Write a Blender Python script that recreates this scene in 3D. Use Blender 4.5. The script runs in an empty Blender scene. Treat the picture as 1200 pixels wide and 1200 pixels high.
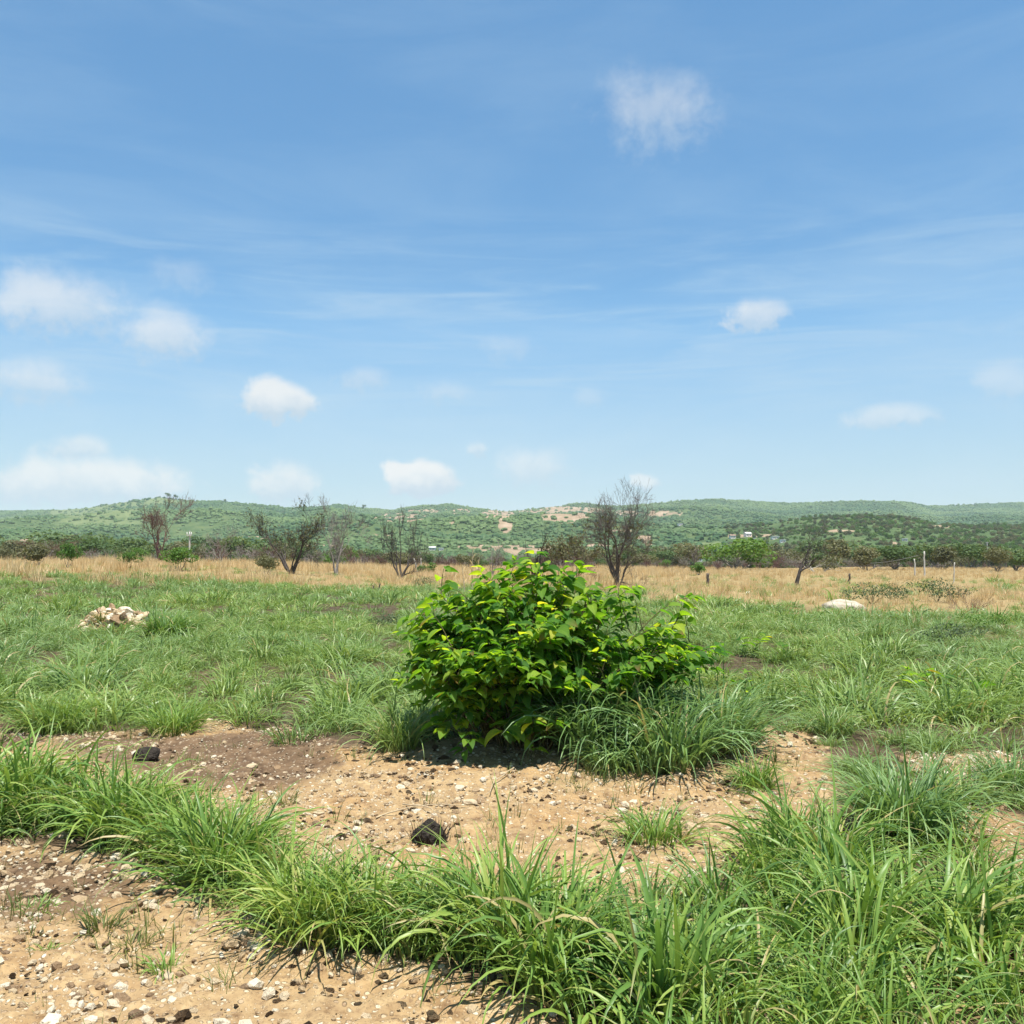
import bpy, math, random
import numpy as np
from mathutils import Vector, Matrix

SC = bpy.context.scene
COL = SC.collection
R = math.radians
PI = math.pi
rng = np.random.default_rng(11)

# ---------------------------------------------------------------- photo geometry -> world
F = 1150.0                       # focal length in photo pixels (1200 px wide photo)
HOR = 650.0                      # row of the true horizon
PITCH = math.atan((HOR - 600) / F)
EYE = 1.6


def ray(px, py):
    vx, vy = (px - 600) / F, (600 - py) / F
    c, s = math.cos(PITCH), math.sin(PITCH)
    d = np.array([vx, c - vy * s, s + vy * c])
    return d / np.linalg.norm(d)


# ---------------------------------------------------------------- noise
def _h(ix, iy, seed):
    n = (ix.astype(np.int64) * 374761393 + iy.astype(np.int64) * 668265263 + seed * 1442695041) & 0xFFFFFFFF
    n = ((n ^ (n >> 13)) * 1274126177) & 0xFFFFFFFF
    n = n ^ (n >> 16)
    return (n & 0xFFFFFF) / float(0xFFFFFF)


def vnoise(x, y, seed=0):
    x = np.asarray(x, float); y = np.asarray(y, float)
    ix, iy = np.floor(x), np.floor(y)
    fx, fy = x - ix, y - iy
    fx = fx * fx * fx * (fx * (fx * 6 - 15) + 10); fy = fy * fy * fy * (fy * (fy * 6 - 15) + 10)
    a, b = _h(ix, iy, seed), _h(ix + 1, iy, seed)
    c, d = _h(ix, iy + 1, seed), _h(ix + 1, iy + 1, seed)
    return (a + (b - a) * fx) * (1 - fy) + (c + (d - c) * fx) * fy


def fbm(x, y, seed=0, oct=4, gain=0.5):
    s, a, t = 0.0, 1.0, 0.0
    for i in range(oct):
        s = s + a * vnoise(np.asarray(x) * 2 ** i + 17.3 * i, np.asarray(y) * 2 ** i - 9.1 * i, seed + i)
        t += a; a *= gain
    return s / t


def sstep(a, b, x):
    t = np.clip((np.asarray(x, float) - a) / (b - a), 0, 1)
    return t * t * (3 - 2 * t)


# ---------------------------------------------------------------- terrain
def gxy(px, py):                 # photo pixel -> point of the level plain
    d = ray(px, py)
    t = -EYE / d[2]
    return d[0] * t, d[1] * t


BUSH = np.array(gxy(640, 868))


def H0(x, y):
    x = np.asarray(x, float); y = np.asarray(y, float)
    z = 0.10 * (fbm(x * .22, y * .22, 3, 3) - .5) * sstep(3, 9, y)
    z = z + 0.22 * np.exp(-(((x - BUSH[0] - .1) / 2.0) ** 2 + ((y - BUSH[1] - .2) / 1.3) ** 2))
    z = z + 0.5 * (fbm(x * .06, y * .06, 5, 2) - .5) * sstep(12, 45, y)
    z = z - 6.5 * sstep(95, 430, y)
    z = z + 0.7 * sstep(-4, -26, x) * sstep(25, 50, y) * (1 - sstep(90, 140, y))
    return z


def H(x, y):
    z = H0(x, y)
    near = 1 - sstep(12, 20, y)
    z = z + near * (0.035 * (fbm(np.asarray(x) * 2.2, np.asarray(y) * 2.2, 8, 3) - .5) * 2)
    return z


def ground(px, py):
    d = ray(px, py)
    t, dt = 2.0, 0.02
    while t < 400:
        p = d * t
        if p[2] + EYE < H(p[0], p[1]):
            break
        t += dt; dt *= 1.012
    return np.array([d[0] * t, d[1] * t, float(H(d[0] * t, d[1] * t))])


def at_depth(px, y):
    d = ray(px, HOR)
    return d[0] / d[1] * y


def z_at(py, y):
    d = ray(600, py)
    return EYE + d[2] / d[1] * y


def poly_ground(pts):
    return np.array([gxy(*p) for p in pts])


def inpoly(x, y, poly):
    x = np.asarray(x); y = np.asarray(y)
    ins = np.zeros(x.shape, bool)
    n = len(poly); j = n - 1
    for i in range(n):
        xi, yi = poly[i]; xj, yj = poly[j]
        c = ((yi > y) != (yj > y)) & (x < (xj - xi) * (y - yi) / (yj - yi + 1e-12) + xi)
        ins ^= c; j = i
    return ins


SAND_FRONT = poly_ground([(-420, 985), (0, 992), (120, 1004), (220, 1036), (300, 1072), (350, 1105), (420, 1122), (500, 1130),
                          (560, 1160), (640, 1185), (700, 1215), (780, 1300), (700, 1500), (-420, 1500)])
SAND_MID = poly_ground([(-150, 850), (0, 846), (60, 862), (150, 856), (250, 846), (340, 876), (400, 890), (500, 884), (640, 876),
                        (690, 905), (770, 916), (850, 905), (905, 862), (965, 872), (985, 935), (960, 985), (880, 1015),
                        (800, 1050), (700, 1080), (600, 1080), (450, 1075), (300, 1030), (180, 985), (0, 945), (-150, 930)])
SAND_R1 = poly_ground([(1060, 884), (1160, 882), (1230, 900), (1200, 935), (1140, 925), (1090, 915)])
SAND_R2 = poly_ground([(1120, 935), (1180, 940), (1230, 965), (1230, 1040), (1180, 1050), (1140, 1000)])
SAND_R3 = poly_ground([(1020, 1128), (1090, 1118), (1115, 1150), (1060, 1178), (1020, 1160)])
SAND_R4 = poly_ground([(1120, 1130), (1210, 1118), (1260, 1150), (1200, 1170), (1130, 1165)])
DARK = [poly_ground(p) for p in (
    [(225, 785), (258, 783), (262, 822), (235, 826)],
    [(375, 796), (415, 794), (418, 812), (380, 815)],
    [(45, 770), (90, 768), (95, 782), (50, 785)],
    [(415, 744), (440, 742), (445, 756), (418, 758)],
    [(445, 762), (478, 760), (480, 772), (450, 775)],
    [(1090, 796), (1140, 793), (1150, 812), (1100, 815)],
    [(1050, 772), (1100, 770), (1105, 780), (1055, 783)],
    [(960, 800), (990, 797), (1000, 808), (965, 812)],
    [(30, 698), (70, 695), (75, 708), (35, 712)],
    [(-10, 845), (40, 840), (50, 868), (-10, 880)],
    [(560, 800), (500, 815), (500, 850), (560, 850)],
)]
SOIL = poly_ground([(60, 858), (235, 864), (330, 858), (385, 874), (400, 905), (330, 935), (240, 930), (150, 905), (60, 885)])
SOIL2 = poly_ground([(-30, 1000), (150, 1012), (160, 1060), (40, 1085), (-30, 1070)])


def dry_edge(x, y):              # distance from the camera where dry grass starts, per bearing
    px = 600 + F * x / np.maximum(y, 1.0)
    row = np.interp(px, [-100, 0, 300, 500, 700, 850, 950, 1050, 1150, 1300], [691, 690, 690, 691, 700, 715, 720, 728, 737, 746])
    return EYE * F / (row - HOR)


def masks(x, y):
    x = np.asarray(x, float); y = np.asarray(y, float)
    jx = x + .16 * (fbm(x * 3, y * 3, 21, 3) - .5) * 2; jy = y + .22 * (fbm(x * 3, y * 3, 31, 3) - .5) * 2
    sand = inpoly(jx, jy, SAND_FRONT) | inpoly(jx, jy, SAND_MID) | inpoly(jx, jy, SAND_R1) | inpoly(jx, jy, SAND_R2) | inpoly(jx, jy, SAND_R3) | inpoly(jx, jy, SAND_R4)
    dark = np.zeros(x.shape, bool)
    for p in DARK:
        dark |= inpoly(jx, jy, p)
    soil = inpoly(jx, jy, SOIL) | inpoly(jx, jy, SOIL2)
    e = dry_edge(x, y) * (1 + .10 * (fbm(x * .15, y * .15, 41, 3) - .5) * 2)
    dry = sstep(-6, 7, y - e + 5 * (fbm(x * .6, y * .6, 43, 2) - .5))
    return sand, dark, soil, dry


# ---------------------------------------------------------------- mesh helpers
def np_mesh(name, v, faces, mat, attrs=None, smooth=True):
    me = bpy.data.meshes.new(name)
    v = np.asarray(v, np.float32)
    if not isinstance(faces, (list, tuple)):
        faces = [faces]
    faces = [np.asarray(f, np.int32) for f in faces if len(f)]
    loops = np.concatenate([f.ravel() for f in faces])
    tot = np.concatenate([np.full(len(f), f.shape[1], np.int32) for f in faces])
    start = np.concatenate([[0], np.cumsum(tot)[:-1]]).astype(np.int32)
    me.vertices.add(len(v)); me.vertices.foreach_set('co', v.ravel())
    me.loops.add(len(loops)); me.loops.foreach_set('vertex_index', loops)
    me.polygons.add(len(tot)); me.polygons.foreach_set('loop_start', start); me.polygons.foreach_set('loop_total', tot)
    me.polygons.foreach_set('use_smooth', np.full(len(tot), smooth))
    for k, a in (attrs or {}).items():
        a = np.asarray(a, np.float32)
        at = me.attributes.new(k, 'FLOAT_COLOR', 'POINT')
        at.data.foreach_set('color', a.ravel())
    me.update(calc_edges=True)
    me.materials.append(mat)
    return me


def link(name, me, parent=None, loc=None):
    o = bpy.data.objects.new(name, me); COL.objects.link(o)
    if parent: o.parent = parent
    if loc is not None: o.location = [float(c) for c in loc]
    return o


def tag(o, label=None, cat=None, group=None, kind=None):
    if label: o['label'] = label
    if cat: o['category'] = cat
    if group: o['group'] = group
    if kind: o['kind'] = kind
    return o


def thing(name, loc, label, cat, group=None):
    o = bpy.data.objects.new(name, None); COL.objects.link(o)
    o.location = [float(c) for c in loc]; o.empty_display_size = .1
    return tag(o, label, cat, group)


def copy_thing(src, loc, rz, sc, label, group=None):
    r = src.copy(); COL.objects.link(r)
    r.location = [float(c) for c in loc]; r.rotation_euler = (0, 0, rz); r.scale = sc if hasattr(sc, '__len__') else (sc, sc, sc)
    r['label'] = label
    if group: r['group'] = group
    elif 'group' in r: del r['group']
    for ch in list(src.children):
        c = ch.copy(); COL.objects.link(c); c.parent = r
        for g in list(ch.children):
            d = g.copy(); COL.objects.link(d); d.parent = c
    return r


def ribbons(pos, phi, lean, bend, length, width, seg=5, prof='blade', fold=.25, twist=0, pw=1.4, rnd=None, three=True, droopz=0):
    """many bent leaves in one go: returns verts, quads, attribute (random, along, across, random2)"""
    N = len(pos)
    t = np.linspace(0, 1, seg + 1)
    th = lean[:, None] + bend[:, None] * t[None] ** pw
    tw = (np.asarray(twist) * np.ones(N))
    dx = np.sin(th) * np.cos(phi)[:, None]; dy = np.sin(th) * np.sin(phi)[:, None]; dz = np.cos(th)
    D = np.stack([dx, dy, dz], -1)
    step = D[:, :-1] * (length / seg)[:, None, None]
    C = np.concatenate([np.zeros((N, 1, 3)), np.cumsum(step, 1)], 1) + pos[:, None]
    side = np.stack([-np.sin(phi), np.cos(phi), np.zeros(N)], -1)[:, None] * np.ones((1, seg + 1, 1))
    nor = np.cross(D, side)
    a = tw[:, None, None] * np.ones((1, seg + 1, 1)) if np.ndim(tw) == 1 else tw
    sd = side * np.cos(a) + nor * np.sin(a); nr = nor * np.cos(a) - side * np.sin(a)
    if prof == 'blade':
        w = np.minimum(.55 + 1.6 * t, 1) * (1 - t ** 2.2) + .02
    elif prof == 'stalk':
        w = 1 - .6 * t
    else:                        # ovate leaf with a drawn-out tip
        w = np.sin(PI * np.clip(t, 0, 1) ** .72) ** .85 * (1 - .25 * t) + .015
    W = (width[:, None] * w[None])[..., None] * .5
    rnd = rng.random(N) if rnd is None else rnd
    r2 = rng.random(N)
    k = 3 if three else 2
    if three:
        V = np.stack([C - sd * W + nr * W * fold, C, C + sd * W + nr * W * fold], 2)
        acr = np.array([0., .5, 1.])
    else:
        V = np.stack([C - sd * W, C + sd * W], 2); acr = np.array([0., 1.])
    A = np.empty((N, seg + 1, k, 4))
    A[..., 0] = rnd[:, None, None]; A[..., 1] = t[None, :, None]; A[..., 2] = acr; A[..., 3] = r2[:, None, None]
    b = (np.arange(N) * (seg + 1) * k)[:, None, None] + (np.arange(seg) * k)[None, :, None] + np.arange(k - 1)[None, None]
    Q = np.stack([b, b + 1, b + k + 1, b + k], -1).reshape(-1, 4)
    return V.reshape(-1, 3), Q, A.reshape(-1, 4)


def tubes(paths, sides=5):
    V, Q, A = [], [], []
    off = 0
    for pts, rad in paths:
        pts = np.asarray(pts, float); n = len(pts)
        tg = np.gradient(pts, axis=0); tg /= np.linalg.norm(tg, axis=1)[:, None] + 1e-9
        ref = np.array([0, 0, 1.]) if abs(tg[0][2]) < .9 else np.array([1., 0, 0])
        a = np.cross(tg, ref); a /= np.linalg.norm(a, axis=1)[:, None] + 1e-9
        b = np.cross(tg, a)
        ang = np.arange(sides) * 2 * PI / sides
        ring = a[:, None] * np.cos(ang)[None, :, None] + b[:, None] * np.sin(ang)[None, :, None]
        V.append((pts[:, None] + ring * np.asarray(rad)[:, None, None]).reshape(-1, 3))
        i = np.arange(n - 1)[:, None] * sides; j = np.arange(sides)[None]; j2 = (j + 1) % sides
        Q.append((np.stack([i + j, i + j2, i + sides + j2, i + sides + j], -1) + off).reshape(-1, 4))
        off += n * sides
    return np.concatenate(V), np.concatenate(Q)


def ico(sub):
    import bmesh
    bm = bmesh.new(); bmesh.ops.create_icosphere(bm, subdivisions=sub, radius=1)
    bm.verts.ensure_lookup_table()
    v = np.array([x.co[:] for x in bm.verts]); f = np.array([[y.index for y in x.verts] for x in bm.faces]); bm.free()
    return v, f


def n3(v, s, seed):
    return (vnoise(v[:, 0] * s + 5.1, v[:, 1] * s + v[:, 2] * s * 1.7, seed) + vnoise(v[:, 1] * s - 3.3, v[:, 2] * s + v[:, 0] * s * .7, seed + 9)) - 1


def stone_mesh(name, seed, mat, sub=2, flat=.6, smooth=False):
    v, f = ico(sub)
    r = np.random.default_rng(seed)
    for _ in range(9):                       # chop with random planes: a broken stone
        n = r.normal(size=3); n /= np.linalg.norm(n); d = r.uniform(.55, .85)
        h = v @ n - d
        v = v - np.where(h > 0, h, 0)[:, None] * n * .93
    v = v + v * (n3(v, 2.5, seed) * .08)[:, None]
    v = v * np.array([1, r.uniform(.65, .95), flat * r.uniform(.8, 1.15)])
    A = np.zeros((len(v), 4)); A[:, 0] = r.random(); A[:, 3] = 1
    return np_mesh(name, v, f, mat, {'tint': A}, smooth)


def box(sx, sy, sz, z0=0, cx=0, cy=0):
    v = np.array([[x, y, z] for z in (0, 1) for y in (-.5, .5) for x in (-.5, .5)], float) * [sx, sy, sz] + [cx, cy, z0]
    f = np.array([[0, 2, 3, 1], [4, 5, 7, 6], [0, 1, 5, 4], [1, 3, 7, 5], [3, 2, 6, 7], [2, 0, 4, 6]])
    return v, f


def join(parts):
    V, Fq, o = [], [], 0
    for v, f in parts:
        V.append(v); Fq.append(np.asarray(f) + o); o += len(v)
    return np.concatenate(V), np.concatenate(Fq)


# ---------------------------------------------------------------- materials
class NT:
    def __init__(s, nt): s.nt = nt; s.n = nt.nodes; s.l = nt.links
    def node(s, t, **k):
        n = s.n.new(t)
        for a, b in k.items(): setattr(n, a, b)
        return n
    def set(s, sock, v):
        if isinstance(v, bpy.types.NodeSocket): s.l.new(v, sock)
        elif v is not None: sock.default_value = v
    def math(s, op, a, b=None, c=None, clamp=False):
        n = s.node('ShaderNodeMath', operation=op, use_clamp=clamp)
        s.set(n.inputs[0], a); s.set(n.inputs[1], b); s.set(n.inputs[2], c)
        return n.outputs[0]
    def mix(s, f, a, b, blend='MIX'):
        n = s.node('ShaderNodeMix', data_type='RGBA', blend_type=blend)
        s.set(n.inputs[0], f)
        for i, v in ((6, a), (7, b)):
            s.set(n.inputs[i], v if isinstance(v, bpy.types.NodeSocket) else (*v, 1) if len(v) == 3 else v)
        return n.outputs[2]
    def rng(s, v, a, b, c=0., d=1., smooth=False):
        n = s.node('ShaderNodeMapRange', clamp=True)
        if smooth: n.interpolation_type = 'SMOOTHSTEP'
        for i, q in enumerate((v, a, b, c, d)): s.set(n.inputs[i], q)
        return n.outputs[0]
    def noise(s, vec, scale, detail=4, rough=.55, dist=0):
        n = s.node('ShaderNodeTexNoise'); s.set(n.inputs['Vector'], vec)
        n.inputs['Scale'].default_value = scale; n.inputs['Detail'].default_value = detail
        n.inputs['Roughness'].default_value = rough; n.inputs['Distortion'].default_value = dist
        return n.outputs[0]
    def ramp(s, f, stops):
        n = s.node('ShaderNodeValToRGB'); s.set(n.inputs[0], f)
        e = n.color_ramp.elements
        while len(e) < len(stops): e.new(.5)
        for q, (p, c) in zip(e, stops): q.position = p; q.color = (*c, 1)
        return n.outputs[0]
    def attr(s, name):
        n = s.node('ShaderNodeAttribute', attribute_name=name)
        x = s.node('ShaderNodeSeparateColor'); s.l.new(n.outputs['Color'], x.inputs[0])
        return x.outputs[0], x.outputs[1], x.outputs[2], n.outputs['Alpha']
    def bump(s, h, strength, dist):
        n = s.node('ShaderNodeBump'); s.set(n.inputs['Height'], h)
        n.inputs['Strength'].default_value = strength; n.inputs['Distance'].default_value = dist
        return n.outputs[0]


def new_mat(name):
    m = bpy.data.materials.new(name); m.use_nodes = True; m.node_tree.nodes.clear()
    b = NT(m.node_tree)
    b.out = b.node('ShaderNodeOutputMaterial')
    return m, b


def pbsdf(b, col, rough=.8, spec=.3, normal=None):
    p = b.node('ShaderNodeBsdfPrincipled')
    b.set(p.inputs['Base Color'], col if isinstance(col, bpy.types.NodeSocket) else (*col, 1))
    b.set(p.inputs['Roughness'], rough); b.set(p.inputs['Specular IOR Level'], spec)
    if normal is not None: b.l.new(normal, p.inputs['Normal'])
    return p.outputs[0]


def leafy(b, col, tcol, trans, rough=.5, spec=.35, normal=None):
    p = pbsdf(b, col, rough, spec, normal)
    t = b.node('ShaderNodeBsdfTranslucent'); b.set(t.inputs[0], tcol)
    m = b.node('ShaderNodeMixShader'); b.set(m.inputs[0], trans)
    b.l.new(p, m.inputs[1]); b.l.new(t.outputs[0], m.inputs[2]); b.l.new(m.outputs[0], b.out.inputs[0])


def mat_grass(name, stops, base=(.20, .15, .06), base_to=.22, tip=None, trans=.36, rough=.42, loc_scale=.0, alt=None, tmul=(1.25, 1.2, .7)):
    m, b = new_mat(name)
    r1, t, ac, r2 = b.attr('blade')
    oi = b.node('ShaderNodeObjectInfo')
    f = b.math('ADD', b.math('MULTIPLY', r1, .6), b.math('MULTIPLY', oi.outputs['Random'], .4))
    c = b.ramp(f, stops)
    if loc_scale:
        nz = b.noise(oi.outputs['Location'], loc_scale, 3)
        c = b.mix(b.rng(nz, .40, .62), c, b.mix(.75, c, alt))
    k = b.math('MULTIPLY', b.rng(t, base_to, 0, 0, 1), b.rng(r2, .2, .8, .2, .9))
    c = b.mix(k, c, base)
    if tip:
        c = b.mix(b.math('MULTIPLY', b.rng(t, .75, 1), b.rng(r2, .6, .8)), c, tip)
    if name != 'dry_grass' and name != 'charred_grass':
        c = b.mix(b.rng(r2, .945, .965, 0, .85), c, (.46, .36, .17))
    mid = b.math('ABSOLUTE', b.math('SUBTRACT', ac, .5))
    c = b.mix(b.rng(mid, .12, .0, 0, .25), c, b.mix(1, c, (1.6, 1.5, 1.4), 'MULTIPLY'))
    leafy(b, c, b.mix(1, c, tmul, 'MULTIPLY'), trans, rough, .4)
    return m


M = {}
M['guinea'] = mat_grass('guinea_grass', [(0, (.075, .155, .038)), (.35, (.145, .265, .055)), (.7, (.24, .355, .07)), (1, (.39, .44, .12))],
                        base=(.20, .16, .06), base_to=.3, tip=(.30, .26, .10))
M['blue_grass'] = mat_grass('blue_green_grass', [(0, (.085, .165, .06)), (.5, (.165, .285, .095)), (1, (.28, .385, .14))], base_to=.25)
M['field'] = mat_grass('field_grass', [(0, (.085, .16, .04)), (.4, (.18, .285, .067)), (.8, (.28, .38, .095)), (1, (.40, .42, .15))],
                       base=(.17, .14, .06), base_to=.25, trans=.34, loc_scale=.16, alt=(.18, .285, .11))
M['sparse'] = mat_grass('thin_yellow_grass', [(0, (.07, .11, .03)), (.6, (.15, .19, .05)), (1, (.26, .25, .09))], base_to=.4)
M['dry'] = mat_grass('dry_grass', [(0, (.38, .22, .09)), (.3, (.55, .37, .16)), (.6, (.67, .51, .26)), (.85, (.76, .63, .38)), (1, (.38, .38, .16))],
                     base=(.30, .22, .09), trans=.35, rough=.6, loc_scale=.35, alt=(.72, .56, .33), tmul=(1.1, 1, .8))
M['char'] = mat_grass('charred_grass', [(0, (.006, .005, .005)), (1, (.02, .017, .014))], base=(.01, .01, .01), trans=.05)

m, b = new_mat('bush_leaf')
r1, t, ac, r2 = b.attr('blade')
c = b.ramp(r1, [(0, (.042, .13, .025)), (.36, (.09, .215, .034)), (.66, (.19, .34, .042)), (.9, (.37, .47, .055)), (1, (.52, .50, .07))])
side = b.math('MULTIPLY', b.math('ABSOLUTE', b.math('SUBTRACT', ac, .5)), 2)
ph = b.math('SUBTRACT', b.math('MULTIPLY', t, 8.0), b.math('MULTIPLY', side, 1.6))
v = b.math('ABSOLUTE', b.math('SUBTRACT', b.math('FRACT', ph), .5))
vein = b.math('MAXIMUM', b.rng(v, .10, .02), b.rng(side, .16, .04))
c = b.mix(b.math('MULTIPLY', vein, .30), c, b.mix(1, c, (2.0, 1.7, 1.4), 'MULTIPLY'))
sp_ = b.noise(b.node('ShaderNodeTexCoord').outputs['Object'], 38, 3, .6)
c = b.mix(b.rng(sp_, .66, .72, 0, .6), c, (.16, .11, .03))
c = b.mix(b.math('MULTIPLY', b.rng(r2, .955, .97), b.rng(t, .2, .9)), c, (.24, .15, .05))
leafy(b, c, b.mix(1, c, (1.8, 1.65, .45), 'MULTIPLY'), .58, .58, .22, b.bump(b.math('MULTIPLY', vein, -1), .35, .002))
M['leaf'] = m


def mat_bark(name, a, c2, scale=14):
    m, b = new_mat(name)
    g = b.node('ShaderNodeTexCoord').outputs['Object']
    mp = b.node('ShaderNodeMapping'); mp.inputs['Scale'].default_value = (1, 1, .25); b.l.new(g, mp.inputs[0])
    nz = b.noise(mp.outputs[0], scale, 5, .65)
    b.l.new(pbsdf(b, b.mix(b.rng(nz, .35, .65), a, c2), .9, .2, b.bump(nz, .6, .02)), b.out.inputs[0])
    return m


M['bark_dark'] = mat_bark('dark_bark', (.035, .028, .024), (.10, .085, .075))
M['bark_red'] = mat_bark('reddish_bark', (.09, .05, .042), (.19, .115, .095))
M['bark_grey'] = mat_bark('grey_bark', (.13, .115, .10), (.29, .26, .225))
M['bark_mid'] = mat_bark('brown_grey_bark', (.07, .055, .048), (.17, .14, .12))
M['bark_pale'] = mat_bark('pale_bark', (.34, .31, .26), (.55, .52, .46))
M['stem'] = mat_bark('green_brown_stem', (.09, .075, .035), (.16, .15, .06), 40)
M['post'] = mat_bark('weathered_post', (.05, .04, .03), (.13, .11, .09))
M['twig'] = mat_bark('dry_twig', (.34, .26, .16), (.55, .45, .30), 30)


def mat_crown(name, stops, tmul=(1.2, 1.15, .6), trans=.35, loc=.0, alt=None):
    m, b = new_mat(name)
    r1, t, ac, r2 = b.attr('blade')
    oi = b.node('ShaderNodeObjectInfo')
    c = b.ramp(b.math('ADD', b.math('MULTIPLY', r1, .55), b.math('MULTIPLY', oi.outputs['Random'], .45)), stops)
    if loc:
        c = b.mix(b.rng(b.noise(oi.outputs['Location'], loc, 3), .42, .6), c, b.mix(.7, c, alt))
    leafy(b, c, b.mix(1, c, tmul, 'MULTIPLY'), trans, .6, .25)
    return m


M['crown'] = mat_crown('scrub_crown', [(0, (.05, .095, .035)), (.5, (.095, .155, .055)), (1, (.16, .21, .08))])
M['crown_bright'] = mat_crown('bright_crown', [(0, (.05, .12, .02)), (.5, (.09, .19, .03)), (1, (.16, .26, .05))])
M['crown_olive'] = mat_crown('olive_crown', [(0, (.085, .095, .05)), (.5, (.14, .145, .07)), (1, (.21, .20, .10))])
M['weed'] = mat_crown('weed_leaf', [(0, (.05, .085, .04)), (.5, (.08, .12, .06)), (1, (.13, .17, .085))])
M['forest'] = mat_crown('hill_forest', [(0, (.024, .066, .024)), (.5, (.050, .115, .040)), (1, (.115, .18, .065))], trans=.2, loc=.006, alt=(.15, .22, .075))

# ground
m, b = new_mat('earth')
P = b.node('ShaderNodeNewGeometry').outputs['Position']
sa, so, gr, dr = b.attr('gmask')
n1 = b.noise(P, 1.3, 5, .6); n2 = b.noise(P, 9, 5, .65); n3_ = b.noise(P, 60, 3, .6); n4 = b.noise(P, .35, 4, .6)
vo = b.node('ShaderNodeTexVoronoi', feature='F1'); vo.inputs['Scale'].default_value = 34; vo.inputs['Randomness'].default_value = 1; b.l.new(P, vo.inputs['Vector'])
vo2 = b.node('ShaderNodeTexVoronoi', feature='F1'); vo2.inputs['Scale'].default_value = 85; b.l.new(P, vo2.inputs['Vector'])
sand = b.ramp(n2, [(.30, (.15, .09, .045)), (.42, (.29, .195, .10)), (.53, (.34, .235, .12)), (.66, (.43, .315, .172)), (.8, (.52, .41, .25))])
sand = b.mix(b.rng(n1, .45, .68, 0, .6), sand, b.mix(1, sand, (.95, .80, .64), 'MULTIPLY'))
sand = b.mix(b.math('MULTIPLY', b.rng(b.noise(P, 24, 4, .7), .56, .66), b.rng(n1, .35, .6, .25, .9)), sand, (.13, .08, .05))
pc = b.node('ShaderNodeSeparateColor'); b.l.new(vo.outputs['Color'], pc.inputs[0])
peb = b.math('MULTIPLY', b.rng(vo.outputs['Distance'], .42, .30), b.rng(pc.outputs[0], .55, .62))
pebc = b.ramp(pc.outputs[1], [(0, (.30, .20, .12)), (.5, (.50, .39, .25)), (1, (.64, .55, .41))])
sand = b.mix(b.math('MULTIPLY', peb, .9), sand, pebc)
pc2 = b.node('ShaderNodeSeparateColor'); b.l.new(vo2.outputs['Color'], pc2.inputs[0])
peb2 = b.math('MULTIPLY', b.rng(vo2.outputs['Distance'], .45, .35), b.rng(pc2.outputs[0], .5, .6))
sand = b.mix(b.math('MULTIPLY', peb2, .5), sand, b.ramp(pc2.outputs[1], [(0, (.18, .11, .06)), (.5, (.42, .30, .17)), (1, (.56, .45, .30))]))
soil = b.ramp(n2, [(.3, (.055, .034, .022)), (.55, (.12, .075, .045)), (.75, (.20, .13, .08))])
soil = b.mix(b.math('MULTIPLY', peb, .6), soil, (.45, .36, .25))
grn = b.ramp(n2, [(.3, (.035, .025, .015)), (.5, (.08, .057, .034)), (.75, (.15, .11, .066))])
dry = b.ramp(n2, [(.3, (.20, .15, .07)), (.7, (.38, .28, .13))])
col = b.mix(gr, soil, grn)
col = b.mix(dr, col, dry)
edge = b.math('ADD', sa, b.math('MULTIPLY', b.math('SUBTRACT', n2, .5), .8))
col = b.mix(b.rng(edge, .35, .65), col, sand)
e2 = b.math('ADD', so, b.math('MULTIPLY', b.math('SUBTRACT', n2, .5), 1.4))
col = b.mix(b.rng(e2, .35, .75, 0, .85), col, soil)
hb = b.math('ADD', b.math('MULTIPLY', n2, .5), b.math('ADD', b.math('MULTIPLY', n3_, .25), b.math('ADD', b.math('MULTIPLY', peb, .35), b.math('MULTIPLY', peb2, .15))))
b.l.new(pbsdf(b, col, .95, .15, b.bump(hb, .9, .022)), b.out.inputs[0])
M['earth'] = m

m, b = new_mat('pale_stone')
ti, _, _, _ = b.attr('tint')
oi = b.node('ShaderNodeObjectInfo')
g = b.node('ShaderNodeTexCoord').outputs['Object']
nz = b.noise(g, 2.5, 6, .65)
c = b.ramp(oi.outputs['Random'], [(0, (.16, .10, .055)), (.15, (.32, .21, .115)), (.4, (.48, .36, .21)), (.7, (.60, .49, .33)), (1, (.74, .67, .52))])
c = b.mix(b.rng(nz, .40, .75, 0, .4), c, (.50, .38, .25))
b.l.new(pbsdf(b, c, .9, .2, b.bump(nz, .6, .08)), b.out.inputs[0])
M['stone'] = m
m, b = new_mat('black_stone')
nz = b.noise(b.node('ShaderNodeTexCoord').outputs['Object'], 4, 5)
b.l.new(pbsdf(b, b.mix(nz, (.012, .011, .010), (.085, .07, .056)), .95, .1, b.bump(nz, .8, .1)), b.out.inputs[0])
M['black'] = m
m, b = new_mat('sand_heap')
P = b.node('ShaderNodeNewGeometry').outputs['Position']
nz = b.noise(P, 5, 6, .7)
b.l.new(pbsdf(b, b.ramp(nz, [(.3, (.28, .23, .16)), (.5, (.46, .40, .31)), (.75, (.58, .53, .44))]), .95, .1, b.bump(nz, .8, .1)), b.out.inputs[0])
M['heap'] = m

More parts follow.
